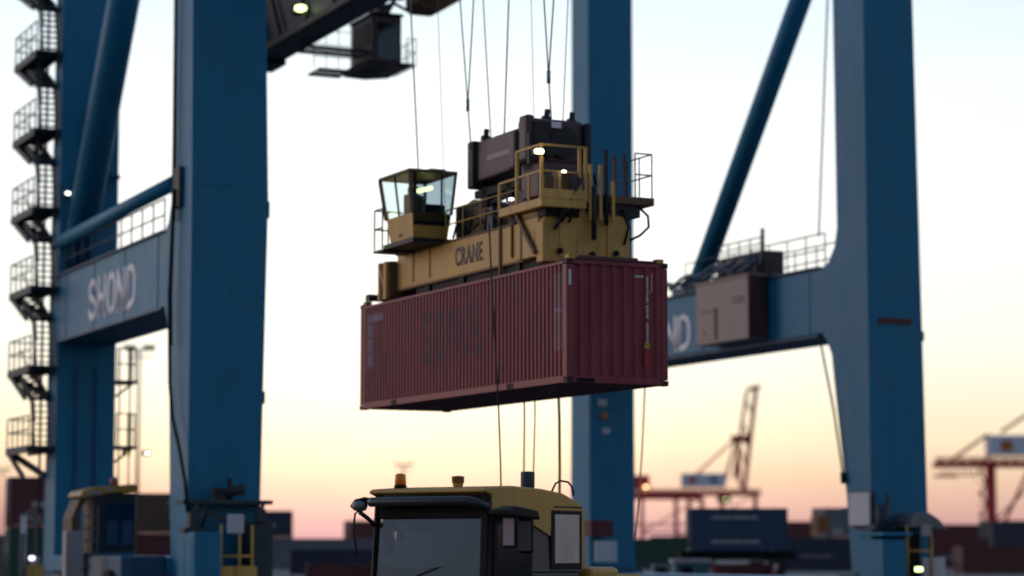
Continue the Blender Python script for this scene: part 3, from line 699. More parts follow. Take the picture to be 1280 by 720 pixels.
P(MB().tube([(1.12, .82, .55), (1.12, .82, 1.75)], .06, 10).tube([(.75, .8, 1.9), (.3, .86, .95)], .085, 12).tube([(.55, .8, 1.35), (.15, .86, .75)], .05, 12).tube([(1.45, .85, .9), (1.45, .85, 2.6)], .05, 10), 'hydraulic_cylinder', 'dark_metal')
P(MB().tube([(.95, .9, 2.0), (1.15, .88, 2.05), (1.2, .88, 1.8)], .035, 8).tube([(.5, .85, 1.5), (.62, .8, 1.2), (.5, .85, .9)], .03, 8).tube([(1.9, .95, 1.3), (2.05, .9, .9), (1.95, .95, .5)], .03, 8), 'hose', 'black')
# right balcony
rb = P(MB().box(1.15, 2.72, .9, 2.2, 1.42, 1.60), 'balcony', 'spreader_brown', bevel=.02)
P(MB().box(1.0, 2.4, 1.0, 1.8, 1.15, 1.42), 'balcony_beam', 'dark_metal', rb)
P(MB().rail([(2.25, .95, 1.6), (2.68, .95, 1.6), (2.68, 2.1, 1.6), (2.3, 2.1, 1.6)], 1.0, .7, .018), 'railing', 'galv', rb)
P(MB().bar((1.7, .9, 1.6), (1.7, .9, 2.5), .06).bar((1.95, .9, 1.6), (1.95, .9, 2.55), .06), 'guide_post', 'plum', rb)
P(MB().tube([(2.35, 1.0, 1.4), (2.6, 1.0, 1.2), (2.62, 1.0, .95), (2.4, 1.0, .75), (2.14, 1.0, .62)], .03, 8), 'hose', 'black', rb)
# lamps
for (x, y, z, mt, s_) in ((-.30, .72, 2.42, 'lamp_yellow', .11), (.33, .74, 2.02, 'lamp_white', .05), (-.05, 2.6, 1.62, 'lamp_white', .06)):
    l_ = P(MB().box(x - s_, x + s_, y + .02, y + .16, z - s_ * .7, z + s_ * .9), 'lamp', 'dark_metal', bevel=.01)
    P(MB().lathe([(s_ * .7, -s_ * .5), (s_, -s_ * .3), (s_, s_ * .3), (s_ * .7, s_ * .5)], (x, y, z), 12), 'lens', mt, l_)

# ropes ---------------------------------------------------------------
def inv_s(px, py, ax, val):
    """point seen at a photo pixel on a plane of the load's own frame, in load coordinates"""
    u, v_ = (px - 640) / F, (360 - py) / F; c, s = math.cos(PITCH), math.sin(PITCH)
    d_ = Vector((u, c - v_ * s, s + v_ * c)); cc, ss = math.cos(SY), math.sin(SY)
    dl = Vector((d_.x * cc + d_.y * ss, -d_.x * ss + d_.y * cc, d_.z)); q = Vector((-SO[0], -SO[1], EYE - SO[2]))
    ql = Vector((q.x * cc + q.y * ss, -q.x * ss + q.y * cc, q.z)); t = (val - ql[ax]) / dl[ax]
    return ql + dl * t
def rope(pa, pb, ax, val, r, name, label, mt='rope', up=3.0, group='hoist ropes of the spreader', cat='rope', fork=None):
    a, b_ = inv_s(*pa, ax, val), inv_s(*pb, ax, val)
    top_ = a + (b_ - a) * up
    o0 = Vector(Ws(*a)); pts = [Vector(Ws(*a)) - o0, Vector(Ws(*top_)) - o0]
    r *= .62
    m = MB().tube(pts, r, 6)
    if fork:
        k, b2 = fork; jn = a + (b_ - a) * k; e = inv_s(*b2, ax, val); e2 = jn + (e - jn) * (up)
        m = MB().tube([pts[0], Vector(Ws(*jn)) - o0, pts[1]], r, 6).tube([Vector(Ws(*jn)) - o0, Vector(Ws(*e2)) - o0], r, 6)
        m.tube([Vector(Ws(*(jn - Vector((0, 0, .15))))) - o0, Vector(Ws(*(jn + Vector((0, 0, .15))))) - o0], r * 2.6, 8)
    o = m.build(name, mt); o.location = o0
    tag(o, label, cat, group); return o
rope((523, 213), (513, 0), 1, 8.0, .028, 'hoist_rope', 'steel rope rising from the roof of the yellow spreader cab')
rope((556, 255), (547, 0), 1, 6.5, .012, 'hoist_rope', 'faint thin rope rising just right of the spreader cab')
rope((589, 188), (575, 0), 1, 5.8, .026, 'hoist_rope', 'forked steel rope at the far end of the dark headblock', fork=(.30, (592, 0)))
rope((614, 180), (604, 0), 1, 5.2, .022, 'hoist_rope', 'plain steel rope second along the dark headblock')
rope((630, 176), (636, 0), 1, 4.6, .028, 'hoist_rope', 'steel rope leaning slightly right above the middle of the dark headblock')
rope((668, 172), (664, 0), 1, 3.2, .012, 'hoist_rope', 'faint thin rope right above the near end of the headblock')
rope((690, 166), (680, 0), 1, 2.7, .028, 'hoist_rope', 'forked steel rope above the near end plate of the headblock', fork=(.42, (692, 0)))
rope((703, 166), (710, 0), 1, 2.7, .018, 'hoist_rope', 'steel rope closest to the blue centre leg')
def cable(pa, pb, ax, val, r, label, mt='hemp'):
    a, b_ = inv_s(*pa, ax, val), inv_s(*pb, ax, val); o0 = Vector(Ws(*b_)); pa_ = Vector(Ws(*a)) - o0
    mid = [pa_ * t + Vector((0.03 * math.sin(t * 5), 0, 0)) for t in (1, .8, .6, .4, .2, 0)]
    o = MB().tube(mid, r, 6).build('tag_line', mt); o.location = o0
    tag(o, label, 'rope', 'tag lines hanging from the spreader')
cable((613, 280), (627, 650), 0, -.22, .022, 'dark tag line hanging in front of the long maroon side', 'dark_metal')
cable((656, 340), (653, 650), 0, 2.75, .022, 'tag line hanging down behind the container, left of the twin')
cable((672, 340), (664, 650), 0, 2.75, .020, 'tag line leading to the grey stack of the truck roof')
cable((696, 340), (699, 650), 0, 2.75, .035, 'thick tag line hanging beside the blue centre leg')
cable((812, 400), (794, 676), 1, 11.3, .022, 'thin tag line hanging right of the blue centre leg')

# ------------------------------------------------------------------ terminal truck in front
TR = thing('terminal_truck', 'yellow and dark yard truck cab with amber beacon right below the hanging container', 'truck', (-.34, 36, 0), -.61)
def T(mb, name, mt, parent=None, bevel=0): return mb.build(name, mt, parent or TR, bevel)
# cab body, side profile in (y,z): front y=0, back y=2.5
body = T(MB().box(-2.2, -.02, .25, 2.5, .9, 1.45), 'body', 'truck_dark', bevel=.06)
T(MB().hexa([(-2.2, .5, 1.44), (-.0, .5, 1.44), (-.0, 2.5, 1.44), (-2.2, 2.5, 1.44), (-2.2, 1.0, 2.45), (-.03, 1.0, 2.45), (-.03, 2.46, 2.42), (-2.2, 2.46, 2.42)]), 'rear_shell', 'truck_dark', body)
# side: yellow upper panel sweeping down to the rear, beige side window
T(MB().prism([(.05, 2.60), (.05, 2.36), (.55, 2.30), (1.1, 2.17), (1.62, 1.98), (1.66, 2.38), (2.46, 2.37), (2.5, 1.5), (2.60, 1.5), (2.56, 2.42), (1.9, 2.58), (1.0, 2.63)], 0, -.03, .012), 'side_panel', 'truck_yellow', body, bevel=.006)
T(MB().box(-.02, .016, 1.63, 2.50, 1.47, 2.38), 'window_frame', 'black', body, bevel=.01)
T(MB().box(.0, .022, 1.73, 2.42, 1.56, 2.32), 'side_window', 'beige_glass', body, bevel=.03)
# roof
T(MB().prism([(.0, 2.60), (-.12, 2.64), (-.05, 2.70), (.6, 2.74), (1.4, 2.71), (2.0, 2.65), (2.5, 2.50), (2.52, 2.42), (2.40, 2.40), (.1, 2.58)], 0, -2.22, .0), 'roof', 'truck_yellow', body, bevel=.03)
T(MB().box(-.02, .018, 1.7, 2.5, 2.425, 2.445), 'roof_seam', 'black', body)
# windshield with frame, visor, wipers
ws = MB(); ws.v = [(-2.12, -.02, 1.3), (-.12, -.02, 1.3), (-.14, .03, 2.26), (-2.10, .03, 2.26)]; ws.face([0, 1, 2, 3])
wsh = T(ws, 'windshield', 'windshield', body)
T(MB().bar((-2.17, -.02, 1.2), (-2.13, .04, 2.6), .09).bar((-.06, -.02, 1.2), (-.06, .04, 2.6), .14).box(-2.17, -.06, -.01, .05, 2.24, 2.46).box(-2.17, -.06, -.02, .05, 1.15, 1.3), 'windshield_frame', 'black', body, bevel=.02)
T(MB().tube([(-2.08, -.22, 2.50), (-2.0, -.24, 2.50), (-.25, -.24, 2.50), (-.08, -.2, 2.47), (.0, -.05, 2.40)], .075, 14).box(-2.08, -.1, -.2, .0, 2.44, 2.50), 'sun_visor', 'truck_dark', body, bevel=.01)
T(MB().box(-2.1, -.1, .12, .14, 2.05, 2.26).box(-1.9, -.4, 1.2, 1.5, 1.5, 1.75).box(-1.6, -1.1, .9, 1.2, 1.3, 1.95).box(-2.1, -.1, .15, .45, 1.25, 1.5).box(-1.9, -1.78, .2, .25, 1.9, 2.1), 'interior', 'cab_interior', body)
T(MB().box(-1.80, -1.62, .10, .115, 2.08, 2.2), 'paper_note', 'grey_panel', body)
T(MB().box(-2.05, -1.9, .10, .12, 1.68, 1.98), 'paper_note', 'dark_red', body)
T(MB().bar((-1.5, -.05, 1.32), (-.9, -.05, 1.52), .014), 'wiper', 'black', body)
# side door glass and mirror
T(MB().box(-.01, .018, .18, 1.05, 1.2, 2.16), 'door_window', 'dark_glass', body, bevel=.03)
T(MB().box(-.015, .014, .10, 1.12, 1.1, 2.22), 'door_frame', 'black', body)
mr = T(MB().prism([(-.30, 2.36), (.0, 2.42), (.55, 2.36), (.62, 2.22), (.0, 2.26), (-.3, 2.28)], 0, .22, .52), 'mirror_arm', 'black', bevel=.03)
T(MB().bar((.0, .1, 2.30), (.4, .1, 2.32), .05).bar((.0, .5, 2.28), (.4, .4, 2.30), .05), 'bracket', 'black', mr)
T(MB().box(.25, .5, -.02, .06, 1.80, 2.28).box(.25, .5, .40, .46, 1.72, 2.28), 'mirror', 'black', mr, bevel=.03)
T(MB().box(.28, .47, -.035, -.02, 1.84, 2.24), 'mirror_glass', 'faded_white', mr)
T(MB().box(.27, .48, .388, .40, 1.76, 2.20), 'mirror_glass', 'galv', mr)
# left mirror arm and cable loop
ml = T(MB().tube([(-2.1, -.1, 2.50), (-2.2, -.22, 2.53), (-2.33, -.25, 2.50), (-2.4, -.25, 2.42)], .055, 10), 'mirror_arm', 'black')
T(MB().lathe([(.02, -.10), (.10, -.07), (.13, .0), (.09, .06), (.02, .07)], (-2.27, -.25, 2.45), 16), 'round_mirror', 'galv', ml)
T(MB().tube([(-2.13, -.05, 2.16), (-2.22, -.18, 2.30), (-2.32, -.22, 2.36), (-2.40, -.2, 2.33), (-2.43, -.2, 2.1), (-2.38, -.18, 1.7)], .016, 8).tube([(-2.13, -.05, 2.14), (-2.2, -.15, 2.26), (-2.30, -.22, 2.35)], .035, 8), 'cable_loop', 'dark_metal')
# beacons and roof pieces
be = T(MB().lathe([(.095, 0), (.10, .06), (.085, .07)], (-1.87, .25, 2.70), 18), 'beacon', 'black')
mat('amber', (.95, .24, .02), .25, dirt=.1)
T(MB().lathe([(.082, .07), (.088, .10), (.085, .19), (.078, .235), (.03, .25)], (-1.87, .25, 2.70), 18), 'beacon_lens', 'amber', be)
be = T(MB().lathe([(.07, 0), (.085, .03), (.08, .05)], (-.80, .30, 2.73), 18), 'beacon', 'spreader_yellow')
mat('amber_dark', (.28, .12, .05), .35, dirt=.1)
T(MB().lathe([(.085, .05), (.095, .07), (.095, .13), (.10, .135), (.10, .155), (.03, .165)], (-.80, .30, 2.73), 18), 'beacon_lens', 'amber_dark', be)
T(MB().lathe([(.10, -.06), (.11, 0), (.11, .21), (.10, .225), (.03, .23)], (-.42, 1.62, 2.76), 20), 'air_filter', 'crane_steel')
T(MB().tube([(-.05, 1.75, 2.68), (-.05, 1.85, 2.80), (-.05, 2.0, 2.845), (-.05, 2.2, 2.83), (-.05, 2.32, 2.76), (-.05, 2.36, 2.62)], .016, 8), 'grab_handle', 'black')
# chassis, bumper, wheels, rear fender, fifth wheel
T(MB().box(-1.5, -.7, .3, 5.2, .55, .85).box(-2.1, -.1, -.15, .3, .45, .95), 'chassis', 'truck_dark', bevel=.03)
T(MB().box(-1.9, -1.6, -.16, -.149, .6, .8).box(-.6, -.3, -.16, -.149, .6, .8), 'headlight', 'white_panel')
def wheel(x, y):
    w_ = T(MB().tube([(x - .15, y, .5), (x + .15, y, .5)], .5, 28), 'wheel', 'rubber', bevel=.03)
    T(MB().tube([(x - .16, y, .5), (x + .16, y, .5)], .28, 20), 'rim', 'grey_panel', w_)
for x in (-1.95, -.25):
    for y in (.95, 4.2): wheel(x, y)
T(MB().prism([(3.55, 1.0), (3.75, 1.25), (4.2, 1.38), (4.65, 1.25), (4.85, 1.0), (4.75, .98), (4.55, 1.18), (4.2, 1.29), (3.85, 1.18), (3.65, .98)], 0, -.45, .0), 'fender', 'truck_yellow', bevel=.02)
T(MB().box(-.6, .08, 2.65, 3.5, .9, 1.5), 'fuel_tank', 'truck_yellow', bevel=.08)

# ------------------------------------------------------------------ second yard machine between the left legs
mat('loader_blue', (.04, .12, .20), .45, dirt=.25, rust=.15)
T2 = thing('yard_loader', 'distant yellow roofed yard machine cab seen between the left crane legs', 'loader', (-13.35, 80.0, 0), YAW)
def U(mb, name, mt, parent=None, bevel=0): return mb.build(name, mt, parent or T2, bevel)
bd = U(MB().box(-.55, .9, .0, 1.5, 1.6, 3.62), 'cab', 'truck_dark', bevel=.05)
U(MB().prism([(-1.05, 3.5), (-.95, 3.68), (-.4, 3.82), (.75, 3.92), (.95, 3.86), (.92, 3.66), (.1, 3.62), (-.9, 3.45)], 1, -.15, 1.6), 'roof', 'truck_yellow', bd, bevel=.04)
U(MB().box(-.85, -.35, -.17, -.15, 3.56, 3.66).box(-.25, .1, -.17, -.15, 3.68, 3.76), 'roof_stripe', 'grey_panel', bd)
U(MB().box(-.15, .30, -.02, 0, 1.85, 3.3).box(.38, .82, -.02, 0, 1.85, 3.3), 'window', 'windshield', bd)
U(MB().box(-.1, .25, -.03, -.02, 1.9, 2.7).box(.43, .78, -.03, -.02, 1.9, 2.7), 'lower_window', 'crane_blue_dark', bd)
U(MB().lathe([(.12, 0), (.13, .25), (.05, .32)], (.25, .5, 3.85), 12), 'beacon', 'amber_dark')
m = MB()
for k in range(5): m.box(-.95, -.45, -.35, -.1, 1.2 + .4 * k, 1.26 + .4 * k)
m.bar((-.95, -.2, 1.0), (-.95, -.2, 3.2), .05).bar((-.45, -.2, 1.0), (-.45, -.2, 3.2), .05)
U(m, 'steps', 'galv')
U(MB().box(-.75, .75, .1, -4.2, .75, 1.55).box(-.9, .9, -.1, 1.6, .8, 1.65), 'chassis', 'loader_blue', bevel=.06)
U(MB().prism([(-.95, 1.6), (-.95, 2.9), (-.7, 3.45), (-.95, 3.4), (-1.2, 2.8), (-1.2, 1.6)], 1, .3, 1.5), 'engine_guard', 'spreader_brown')
for x in (-.8, .8):
    for y in (.9, -3.2): U(MB().tube([(x - .15, y, .55), (x + .15, y, .55)], .55, 24), 'wheel', 'rubber', bevel=.04)
# pale post and small objects left of it
bo = MB().box(-.28, .28, -.25, .25, 0, 2.35).build('barrier_post', 'grey_panel', None, .04); bo.location = Wd(20.55, 85.0, 0); bo.rotation_euler = (0, 0, YAW)
bo.location = (-14.2, 78.0, 0)
tag(bo, 'pale square post standing in front of the rear left crane leg', 'post')
MB_ = MB().box(-.25, .25, -.2, .2, 2.55, 3.05)
lq = MB().box(-.55, -.35, -.2, .1, 0, 3.0).box(-.2, .15, -.1, .1, 0, 1.5).build('light_stand', 'galv', None, .03); lq.location = (-16.6, 84.2, 0)
tag(lq, 'grey stand with a small bluish lamp near the left edge', 'lamp stand')
MB().lathe([(.06, -.08), (.11, -.04), (.11, .04), (.06, .08)], (-.1, -.2, 1.45), 12).build('lamp', 'lamp_blue', lq)
MB().box(-.5, -.3, -.25, -.2, 2.3, 2.9).build('panel', 'mark_white', lq)
MB().box(-.25, .3, -.3, .1, .1, 1.2).build('battery_box', 'spreader_yellow', lq)
nb_ = MB().box(-.16, .16, -.05, .05, 2.65, 3.0).box(-.03, .03, -.03, .03, 0, 2.65).build('sign_post', 'galv', None, .01); nb_.location = (-17.1 + .0, 88.2 - 1.5, 0)
tag(nb_, 'small grey sign at the foot of the rear left crane leg', 'sign')

# ------------------------------------------------------------------ containers in the yard
def contmesh(L, H_, col, name='container'):
    m = MB(); Wc = 2.44
    # corrugated ring: walls
    def ring():
        pts = []; d = .045
        def side(p0, p1, nx, ny):
            L_ = math.dist(p0, p1); n = int(L_ / .55)
            for i in range(n):
                t0 = i / n
                for k, dd in ((0, 0), (.25, 0), (.5, d), (.75, d)):
                    t = t0 + k / n; pts.append((p0[0] + (p1[0] - p0[0]) * t + nx * dd, p0[1] + (p1[1] - p0[1]) * t + ny * dd))
        side((0, 0), (L, 0), 0, 1); side((L, 0), (L, Wc), -1, 0); side((L, Wc), (0, Wc), 0, -1); side((0, Wc), (0, 0), 1, 0)
        return pts
    pts = ring(); m.prism(pts, 2, .16, H_ - .12)
    for x in (0, L - .16):
        for y in (0, Wc - .16): m.box(x - .02, x + .18, y - .02, y + .18, 0, H_, 1)
    for z in (0, H_ - .13): m.box(.1, L - .1, -.015, .1, z, z + .13, 1).box(.1, L - .1, Wc - .1, Wc + .015, z, z + .13, 1).box(-.015, .1, .1, Wc - .1, z, z + .13, 1).box(L - .1, L + .015, .1, Wc - .1, z, z + .13, 1)
    return m
_cache = {}
def yard(px, D, tier, L, H_, col, label, rot=0.0, zb=None, group='containers stacked in the yard', marks=None, name='shipping_container'):
    """a container whose left near corner is seen at pixel column px at depth D"""
    x = (px - 640) / F * D
    key = (L, H_, col)
    t = thing(name, label, 'container', (x, D, zb if zb is not None else tier * H_), rot, group)
    if key not in _cache:
        b = contmesh(L, H_, col).build('body', [col, col], t); _cache[key] = b
        dm = MB()
        for q in (.35, .85, 1.55, 2.05): dm.tube([(-.05, q, .15), (-.05, q, H_ - .15)], .03, 6)
        for q in (.6, 1.8): dm.box(-.09, -.04, q - .2, q + .2, 1.0, 1.06)
        d0 = dm.build('locking_bar', 'galv', t); _cache[key, 'd'] = d0
    else:
        for kk in (key, (key, 'd')):
            c_ = _cache[kk].copy() if kk in _cache else _cache[key, 'd'].copy()
            COL.objects.link(c_); c_.parent = t
    if marks:
        m = MB()
        for (x0, x1, z0_, z1_) in marks: m.box(x0, x1, -.05, -.018, z0_, z1_)
        m.build('marking', 'c_white', t)
    return t
q = YAW - .02
# left edge stack
yard(15, 136, 1, 6.06, 2.9, 'c_maroon', 'maroon container on top of the stack at the left edge of the photo', .30, marks=[(.9, 1.6, .9, 1.0), (1.2, 2.0, 1.2, 1.5), (2.2, 2.5, 1.2, 1.45), (1.0, 1.2, .5, .7)])
yard(15, 136, 0, 6.06, 2.9, 'c_green', 'dark green container at the bottom of the stack at the left edge', .30)
yard(-50, 150, 0, 6.06, 2.6, 'c_grey', 'dim grey container low behind the left edge stack', .30)
# behind the yard machine
yard(150, 150, 1, 6.06, 2.6, 'c_brown', 'brown container on top between the left crane legs', .1)
yard(150, 150, 0, 6.06, 2.6, 'c_maroon', 'maroon container under the brown one between the left crane legs', .1)
yard(40, 175, 0, 12.19, 2.6, 'c_navy', 'navy container on the ground behind the rear left crane leg', .1)
# right of near left leg
yard(290, 240, 1, 6.06, 2.75, 'c_navy', 'navy container topping the stack just right of the near left crane leg', .05, marks=[(3.0, 3.6, 1.0, 1.4), (4.0, 4.4, 1.1, 1.5)])
yard(290, 240, 0, 6.06, 2.75, 'c_navy', 'navy container at the bottom just right of the near left crane leg', .05, marks=[(2.5, 2.9, 1.3, 1.8), (3.5, 4.3, 1.3, 1.8), (1.6, 1.9, 1.0, 1.4)])
yard(340, 205, 0, 12.19, 2.6, 'c_grey', 'grey low container with pale lettering left of the yellow truck', .05, marks=[(2, 2.6, 1.2, 1.7), (3, 3.3, 1.1, 1.5), (4, 5.4, 1.3, 1.6), (7.2, 8.2, .8, 1.6)])
yard(365, 165, 0, 6.06, 1.7, 'c_navy', 'short dark tank box in front of the grey low container', .05)
yard(385, 120, 0, 6.06, 1.0, 'c_maroon', 'flat maroon rack lying left of the yellow truck', .05, name='flat_rack')
yard(440, 300, 1, 6.06, 2.6, 'c_maroon', 'far maroon container showing above the truck mirror cable', .45)
yard(440, 300, 0, 12.19, 2.6, 'c_navy', 'far navy container below the maroon one left of the truck', .45)
# right of centre
yard(862, 150, 0, 6.06, 2.62, 'c_blue', 'blue container with two white stripes on a yard trailer right of centre', .03, zb=1.65, marks=[(1.3, 4.2, 1.95, 2.12), (1.3, 4.3, .45, .62)])
yard(790, 205, 0, 6.06, 2.6, 'c_green', 'dark green container partly hidden by the blue centre leg', .12)
yard(812, 230, 0, 6.06, 2.9, 'c_navy', 'dark container left behind the white striped one', -.1, zb=0)
yard(920, 310, 1, 12.19, 2.6, 'c_maroon', 'far maroon container right of the white striped blue one', .02)
yard(950, 310, 0, 12.19, 2.6, 'c_navy', 'far navy container under the far maroon one', .02)
yard(966, 190, 0, 12.19, 2.6, 'c_navy', 'long navy container low before the near right crane leg', .02, marks=[(2, 4.6, 1.1, 1.2)])
yard(1030, 205, 1, 6.06, 2.6, 'c_grey', 'grey container topping the stack touching the near right crane leg', .35, marks=[(.6, 1.6, .4, .8)])
yard(1030, 205, 0, 6.06, 2.6, 'c_brown', 'brown container under the grey one beside the near right crane leg', .35, marks=[(.6, 2.0, 1.2, 1.7), (.6, 2.0, .5, .9)])
yard(1020, 198, 0, .9, 1.4, 'c_orange', 'small orange crate on the stack edge beside the near right leg', .1, zb=3.0, group=None, name='crate')
# right side
yard(1130, 350, 1, 12.19, 2.6, 'c_maroon', 'far maroon container right of the near right crane leg', .02)
yard(1130, 350, 0, 12.19, 2.6, 'c_navy', 'far navy container below the maroon one right of the near right leg', .02)
yard(1238, 260, 1, 12.19, 2.35, 'c_navy', 'navy container with pale end at the top right edge stack', .45)
yard(1238, 260, 0, 12.19, 2.35, 'c_navy', 'navy container at the bottom of the right edge stack', .45)
yard(1150, 215, 0, 6.06, 2.6, 'c_maroon', 'maroon container with pale line on the ground right of the near right leg', .1, marks=[(1.5, 4.2, .9, 1.05)])
yard(1200, 170, 0, 12.19, 1.9, 'c_maroon', 'low dark maroon rack at the lower right edge', .1, name='flat_rack')
# trailer under the striped container
t = thing('yard_trailer', 'dark yard trailer carrying the blue container with white stripes', 'trailer', ((862 - 640) / F * 150, 150, 0), .03)
MB().box(-.6, 6.6, .6, 1.0, 1.2, 1.62).box(-.6, 6.6, 1.5, 1.9, 1.2, 1.62).box(-.6, 6.6, .1, 2.3, 1.05, 1.2).build('frame', 'black', t)
for y in (.1, 2.1):
    for x in (4.2, 5.5): MB().tube([(x, y, .5), (x, y + .3, .5)], .5, 20).build('wheel', 'rubber', t)
MB().box(.3, .5, .3, .5, 0, 1.1).box(.3, .5, 1.9, 2.1, 0, 1.1).build('landing_leg', 'dark_metal', t)
# small machines in front of it
t = thing('generator_set', 'teal generator box with a pale roof below the blue striped container', 'generator', ((842 - 640) / F * 120, 120, 0), .05)
MB().box(0, 1.75, 0, 1.5, .2, 1.05).build('housing', 'c_teal', t, .05)
MB().box(-.1, 1.85, -.1, 1.6, 1.05, 1.25).build('roof', 'c_white', t, .03); MB().box(.1, 1.6, .1, 1.3, 0, .2).build('skid', 'black', t)
MB().box(.3, .9, -.02, 0, .4, .9).build('grille', 'black', t)
t = thing('generator_set', 'small white boxed generator left of the teal one', 'generator', ((815 - 640) / F * 125, 125, 0), .05)
MB().box(0, .9, 0, 1.0, .15, .95).build('housing', 'c_grey', t, .05); MB().box(.2, .7, -.02, 0, .4, .8).build('grille', 'black', t)
t = thing('waste_skip', 'low red skip right of the teal generator', 'skip', ((890 - 640) / F * 118, 118, 0), .05)
MB().prism([(0, 1.0), (.35, .1), (3.0, .1), (3.3, 1.0), (3.2, 1.0), (2.9, .2), (.45, .2), (.1, 1.0)], 1, 0, 1.8).build('shell', 'dark_red', t, .02)
MB().prism([(.1, 1.0), (.45, .2), (2.9, .2), (3.2, 1.0)], 1, 1.7, 1.78).build('back_wall', 'dark_red', t)
# far rows closing the horizon
cols = ['c_navy', 'c_maroon', 'c_grey', 'c_blue', 'c_brown', 'c_green']
cn = {'c_navy': 'navy', 'c_maroon': 'maroon', 'c_grey': 'grey', 'c_blue': 'blue', 'c_brown': 'brown', 'c_green': 'green'}
zones = {-54: 'just outside the left edge stack', 2: 'behind the left edge stack', 58: 'behind the foot of the stair tower', 114: 'behind the rear left crane leg', 170: 'between the two left crane legs',
         226: 'behind the near left crane leg', 282: 'just right of the near left crane leg', 338: 'second right of the near left crane leg', 394: 'under the gap in the skyline left of the truck',
         450: 'at the left mirror of the truck', 730: 'at the foot of the blue centre leg', 786: 'just right of the blue centre leg', 842: 'left behind the white striped container',
         898: 'right behind the white striped container', 954: 'just right of the white striped container', 1010: 'just left of the near right crane leg', 1066: 'behind the near right crane leg',
         1122: 'just right of the near right crane leg', 1178: 'below the tip of the right edge crane', 1234: 'below the pale blue machinery house', 1290: 'at the right edge of the photo'}
fi = 0
for px, zn in zones.items():
    c_ = cols[(fi * 5 + fi // 3) % 6]; fi += 1
    yard(px, 640, 0, 12.19, 2.6, c_, 'far %s container on the horizon, %s' % (cn[c_], zn), random.uniform(-.05, .05), group='low far row of containers along the horizon')
    if px in (58, 114, 170, 842, 898, 954, 1178, 1234):
        c_ = cols[(fi * 3 + 1) % 6]
        yard(px + 6, 652, 1, 12.19, 2.6, c_, 'upper far %s container on the horizon, %s' % (cn[c_], zn), 0, group='second tier of the far row')

# ------------------------------------------------------------------ floodlight masts
def mast(px, D, ztop, label, wd=1.0):
    x = (px - 640) / F * D
    t = thing('floodlight_mast', label, 'light mast', (x, D, 0), 0, 'floodlight masts of the yard')
    MB().tube([(0, 0, 0), (0, 0, ztop)], .28 * wd, 10, r2=.16 * wd).build('pole', 'galv', t)
    MB().tube([(-1.9 * wd, 0, ztop), (1.9 * wd, 0, ztop)], .14 * wd, 8).tube([(-1.6 * wd, 0, ztop - .9 * wd), (1.6 * wd, 0, ztop - .9 * wd)], .10 * wd, 8).tube([(0, -1.2, ztop - .4), (0, 1.2, ztop - .4)], .1, 8).build('crossbar', 'galv', t)
    for k in (-1.6, -.8, .8, 1.6):
        MB().prism([(-.3, -.2), (.3, -.35), (.25, .25), (-.2, .3)], 0, k * wd - .32, k * wd + .32).build('floodlight', 'dark_metal', t).location = (0, 0, ztop + .35)
    return t
mast(173, 300, 26.5, 'tall floodlight mast behind the left crane legs', 1.0)
mast(505, 760, 28, 'faint floodlight mast head above the truck beacon', 1.6)
mast(5, 820, 28.5, 'faint floodlight mast at the left edge', 1.5)

# ------------------------------------------------------------------ far red quay cranes
def qcrane(px, D, label, house=(0, 18), boom='up', mirror=1, s=1.0, hz=36, left=-30, right=12, legs=(0, 16), house_col='far_white', badge=None):
    x = (px - 640) / F * D
    t = thing('quay_crane', label, 'crane', (x, D, 0), 0, 'far red quay cranes')
    k = D / F      # metres per photo pixel, for reading heights
    gz = hz
    mb = MB()
    for lx in legs:
        mb.bar((lx, 0, 0), (lx, 0, gz), 1.7); mb.bar((lx + .5, 12, 0), (lx + .5, 12, gz), 1.7)
    mb.build('legs', 'far_red', t)
    mb = MB().bar((legs[0], 0, gz * .35), (legs[-1], 0, gz * .35), 1.0).bar((legs[0], 0, gz * .35), (legs[-1], 0, gz), .7)
    mb.build('portal_tie', 'far_red', t)
    mb = MB()
    mb.bar((left, 3, gz), (right, 3, gz), 1.0, 2.2).bar((left, 9, gz), (right, 9, gz), 1.0, 2.2)
    n = int((right - left) / 4)
    for i in range(n): mb.bar((left + i * 4, 3, gz - 1.2), (left + i * 4 + 2, 3, gz + 1.8), .8).bar((left + i * 4 + 2, 3, gz + 1.8), (left + i * 4 + 4, 3, gz - 1.2), .8)
    mb.bar((left, 3, gz + 2.0), (right, 3, gz + 2.0), .7).rail([(left, 2.4, gz + .8), (right, 2.4, gz + .8)], 2.0, 4, .12)
    mb.build('girder', 'far_red', t)
    h = MB().box(house[0], house[1], 2, 10, gz + 3.5, gz + 11).build('machinery_house', house_col, t, .3)
    if badge: MB().box(*badge, 1.8, 2, gz + 5.0, gz + 9).build('badge', 'orange', h)
    return t, gz, k
t, gz, k = qcrane(930, 1300, 'far red crane with raised boom and white machinery house', house=(-34, -10), left=-62, right=9, legs=(-30, -12, 6), hz=31)
bm_ = MB()
def rb_(a, b_): return (((a - 930) * k), 6, (690 - b_) * k + 1.8)
for dy in (3, 9):
    p, q_ = rb_(930, 624), rb_(947, 490); bm_.bar((p[0], dy, p[2]), (q_[0], dy, q_[2]), 1.6, 1.8); 
    p2, q2 = rb_(918, 604), rb_(935, 494); bm_.bar((p2[0], dy, p2[2]), (q2[0], dy, q2[2]), 1.2)
    for i in range(4):
        a = i / 4; b2 = (i + .6) / 4
        bm_.bar((p[0] + (q_[0] - p[0]) * a, dy, p[2] + (q_[2] - p[2]) * a), (p2[0] + (q2[0] - p2[0]) * b2, dy, p2[2] + (q2[2] - p2[2]) * b2), .5)
p, q_ = rb_(936, 492), rb_(952, 488); bm_.bar(p, q_, 3, 2.2)
bm_.build('boom', 'far_red', t)
af = MB()
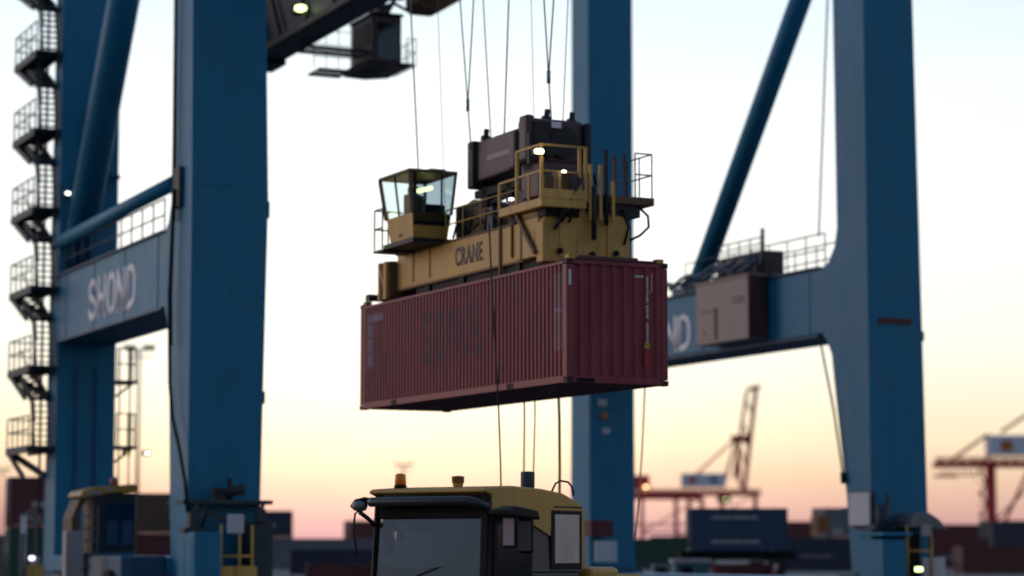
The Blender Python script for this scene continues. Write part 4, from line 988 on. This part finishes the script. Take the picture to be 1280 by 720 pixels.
for dy in (3, 9):
    for a, b_ in (((905, 612), (922, 552)), ((925, 612), (924, 552)), ((922, 552), (936, 560)), ((922, 552), (862, 606))):
        a_, c_ = rb_(*a), rb_(*b_); af.bar((a_[0], dy, a_[2]), (c_[0], dy, c_[2]), 1.1)
a_, c_ = rb_(915, 553), rb_(938, 553); af.bar(a_, c_, 5, 3)
af.build('a_frame', 'far_red', t)
a_ = rb_(906, 627); MB().box(a_[0] - 4, a_[0] + 3, 3, 8, a_[2] - 3, a_[2] + 3).build('operator_cab', 'dark_metal', t, .2)
MB().lathe([(.4, -.3), (.9, 0), (.4, .3)], (a_[0], 2.2, a_[2] - 1), 10).build('lamp', 'lamp_green', t)
MB().box(-30, -26, 1.8, 2, gz + 6, gz + 9).build('badge', 'far_red', t)
MB().box(-18, -15, 1.8, 2, gz + 6, gz + 9).build('badge', 'c_blue', t)
t, gz, k = qcrane(822, 1200, 'smaller far red crane partly hidden by the blue centre leg', house=(-18, -4), left=-18, right=22, legs=(-8, 9, 22), hz=27, house_col='far_red')
MB().lathe([(.3, -.5), (1.3, 0), (.3, .5)], (-6, 1.5, gz + 5), 10).build('lamp', 'lamp_yellow', t)
MB().bar((-18, 2, gz * .5), (26, 2, gz * .5), .9).build('cross_tie', 'far_red', t)
t, gz, k = qcrane(1240, 900, 'far red crane with pale blue machinery house at the right edge', house=(-1, 16), left=-21, right=26, legs=(0, 22), hz=33, badge=(3.5, 8))
def rc_(a, b_): return (((a - 1240) * k), 6, (690 - b_) * k + 1.8)
m = MB()
for a, b_ in (((1195, 578), (1238, 548)), ((1255, 545), (1290, 522)), ((1238, 548), (1238, 580)), ((1252, 668), (1290, 590)), ((1170, 600), (1196, 600))):
    a_, c_ = rc_(*a), rc_(*b_); m.bar(a_, c_, 1.1)
m.build('stay', 'far_red', t)
m = MB()
for i in range(6):
    x0 = -5.5 if i % 2 else -2.5; x1 = -2.5 if i % 2 else -5.5
    m.bar((x0, -1, 10 + i * 4), (x1, -1, 14 + i * 4), .8); m.box(min(x0, x1) - .5, -.8, -2, 0, 13.8 + i * 4, 14.2 + i * 4)
m.build('stairs', 'far_red', t)
m = MB()
for i in range(7): m.bar((-19 + i * 2.4, 2, gz - 2.0), (-18.2 + i * 2.4, 2, gz - 4.0 - (i % 3) * .6), .5)
m.bar((-20, 2, gz - 4.3), (-6, 2, gz - 4.0), .5)
m.build('festoon', 'far_red', t)

S.render.resolution_x, S.render.resolution_y = 1024, 576
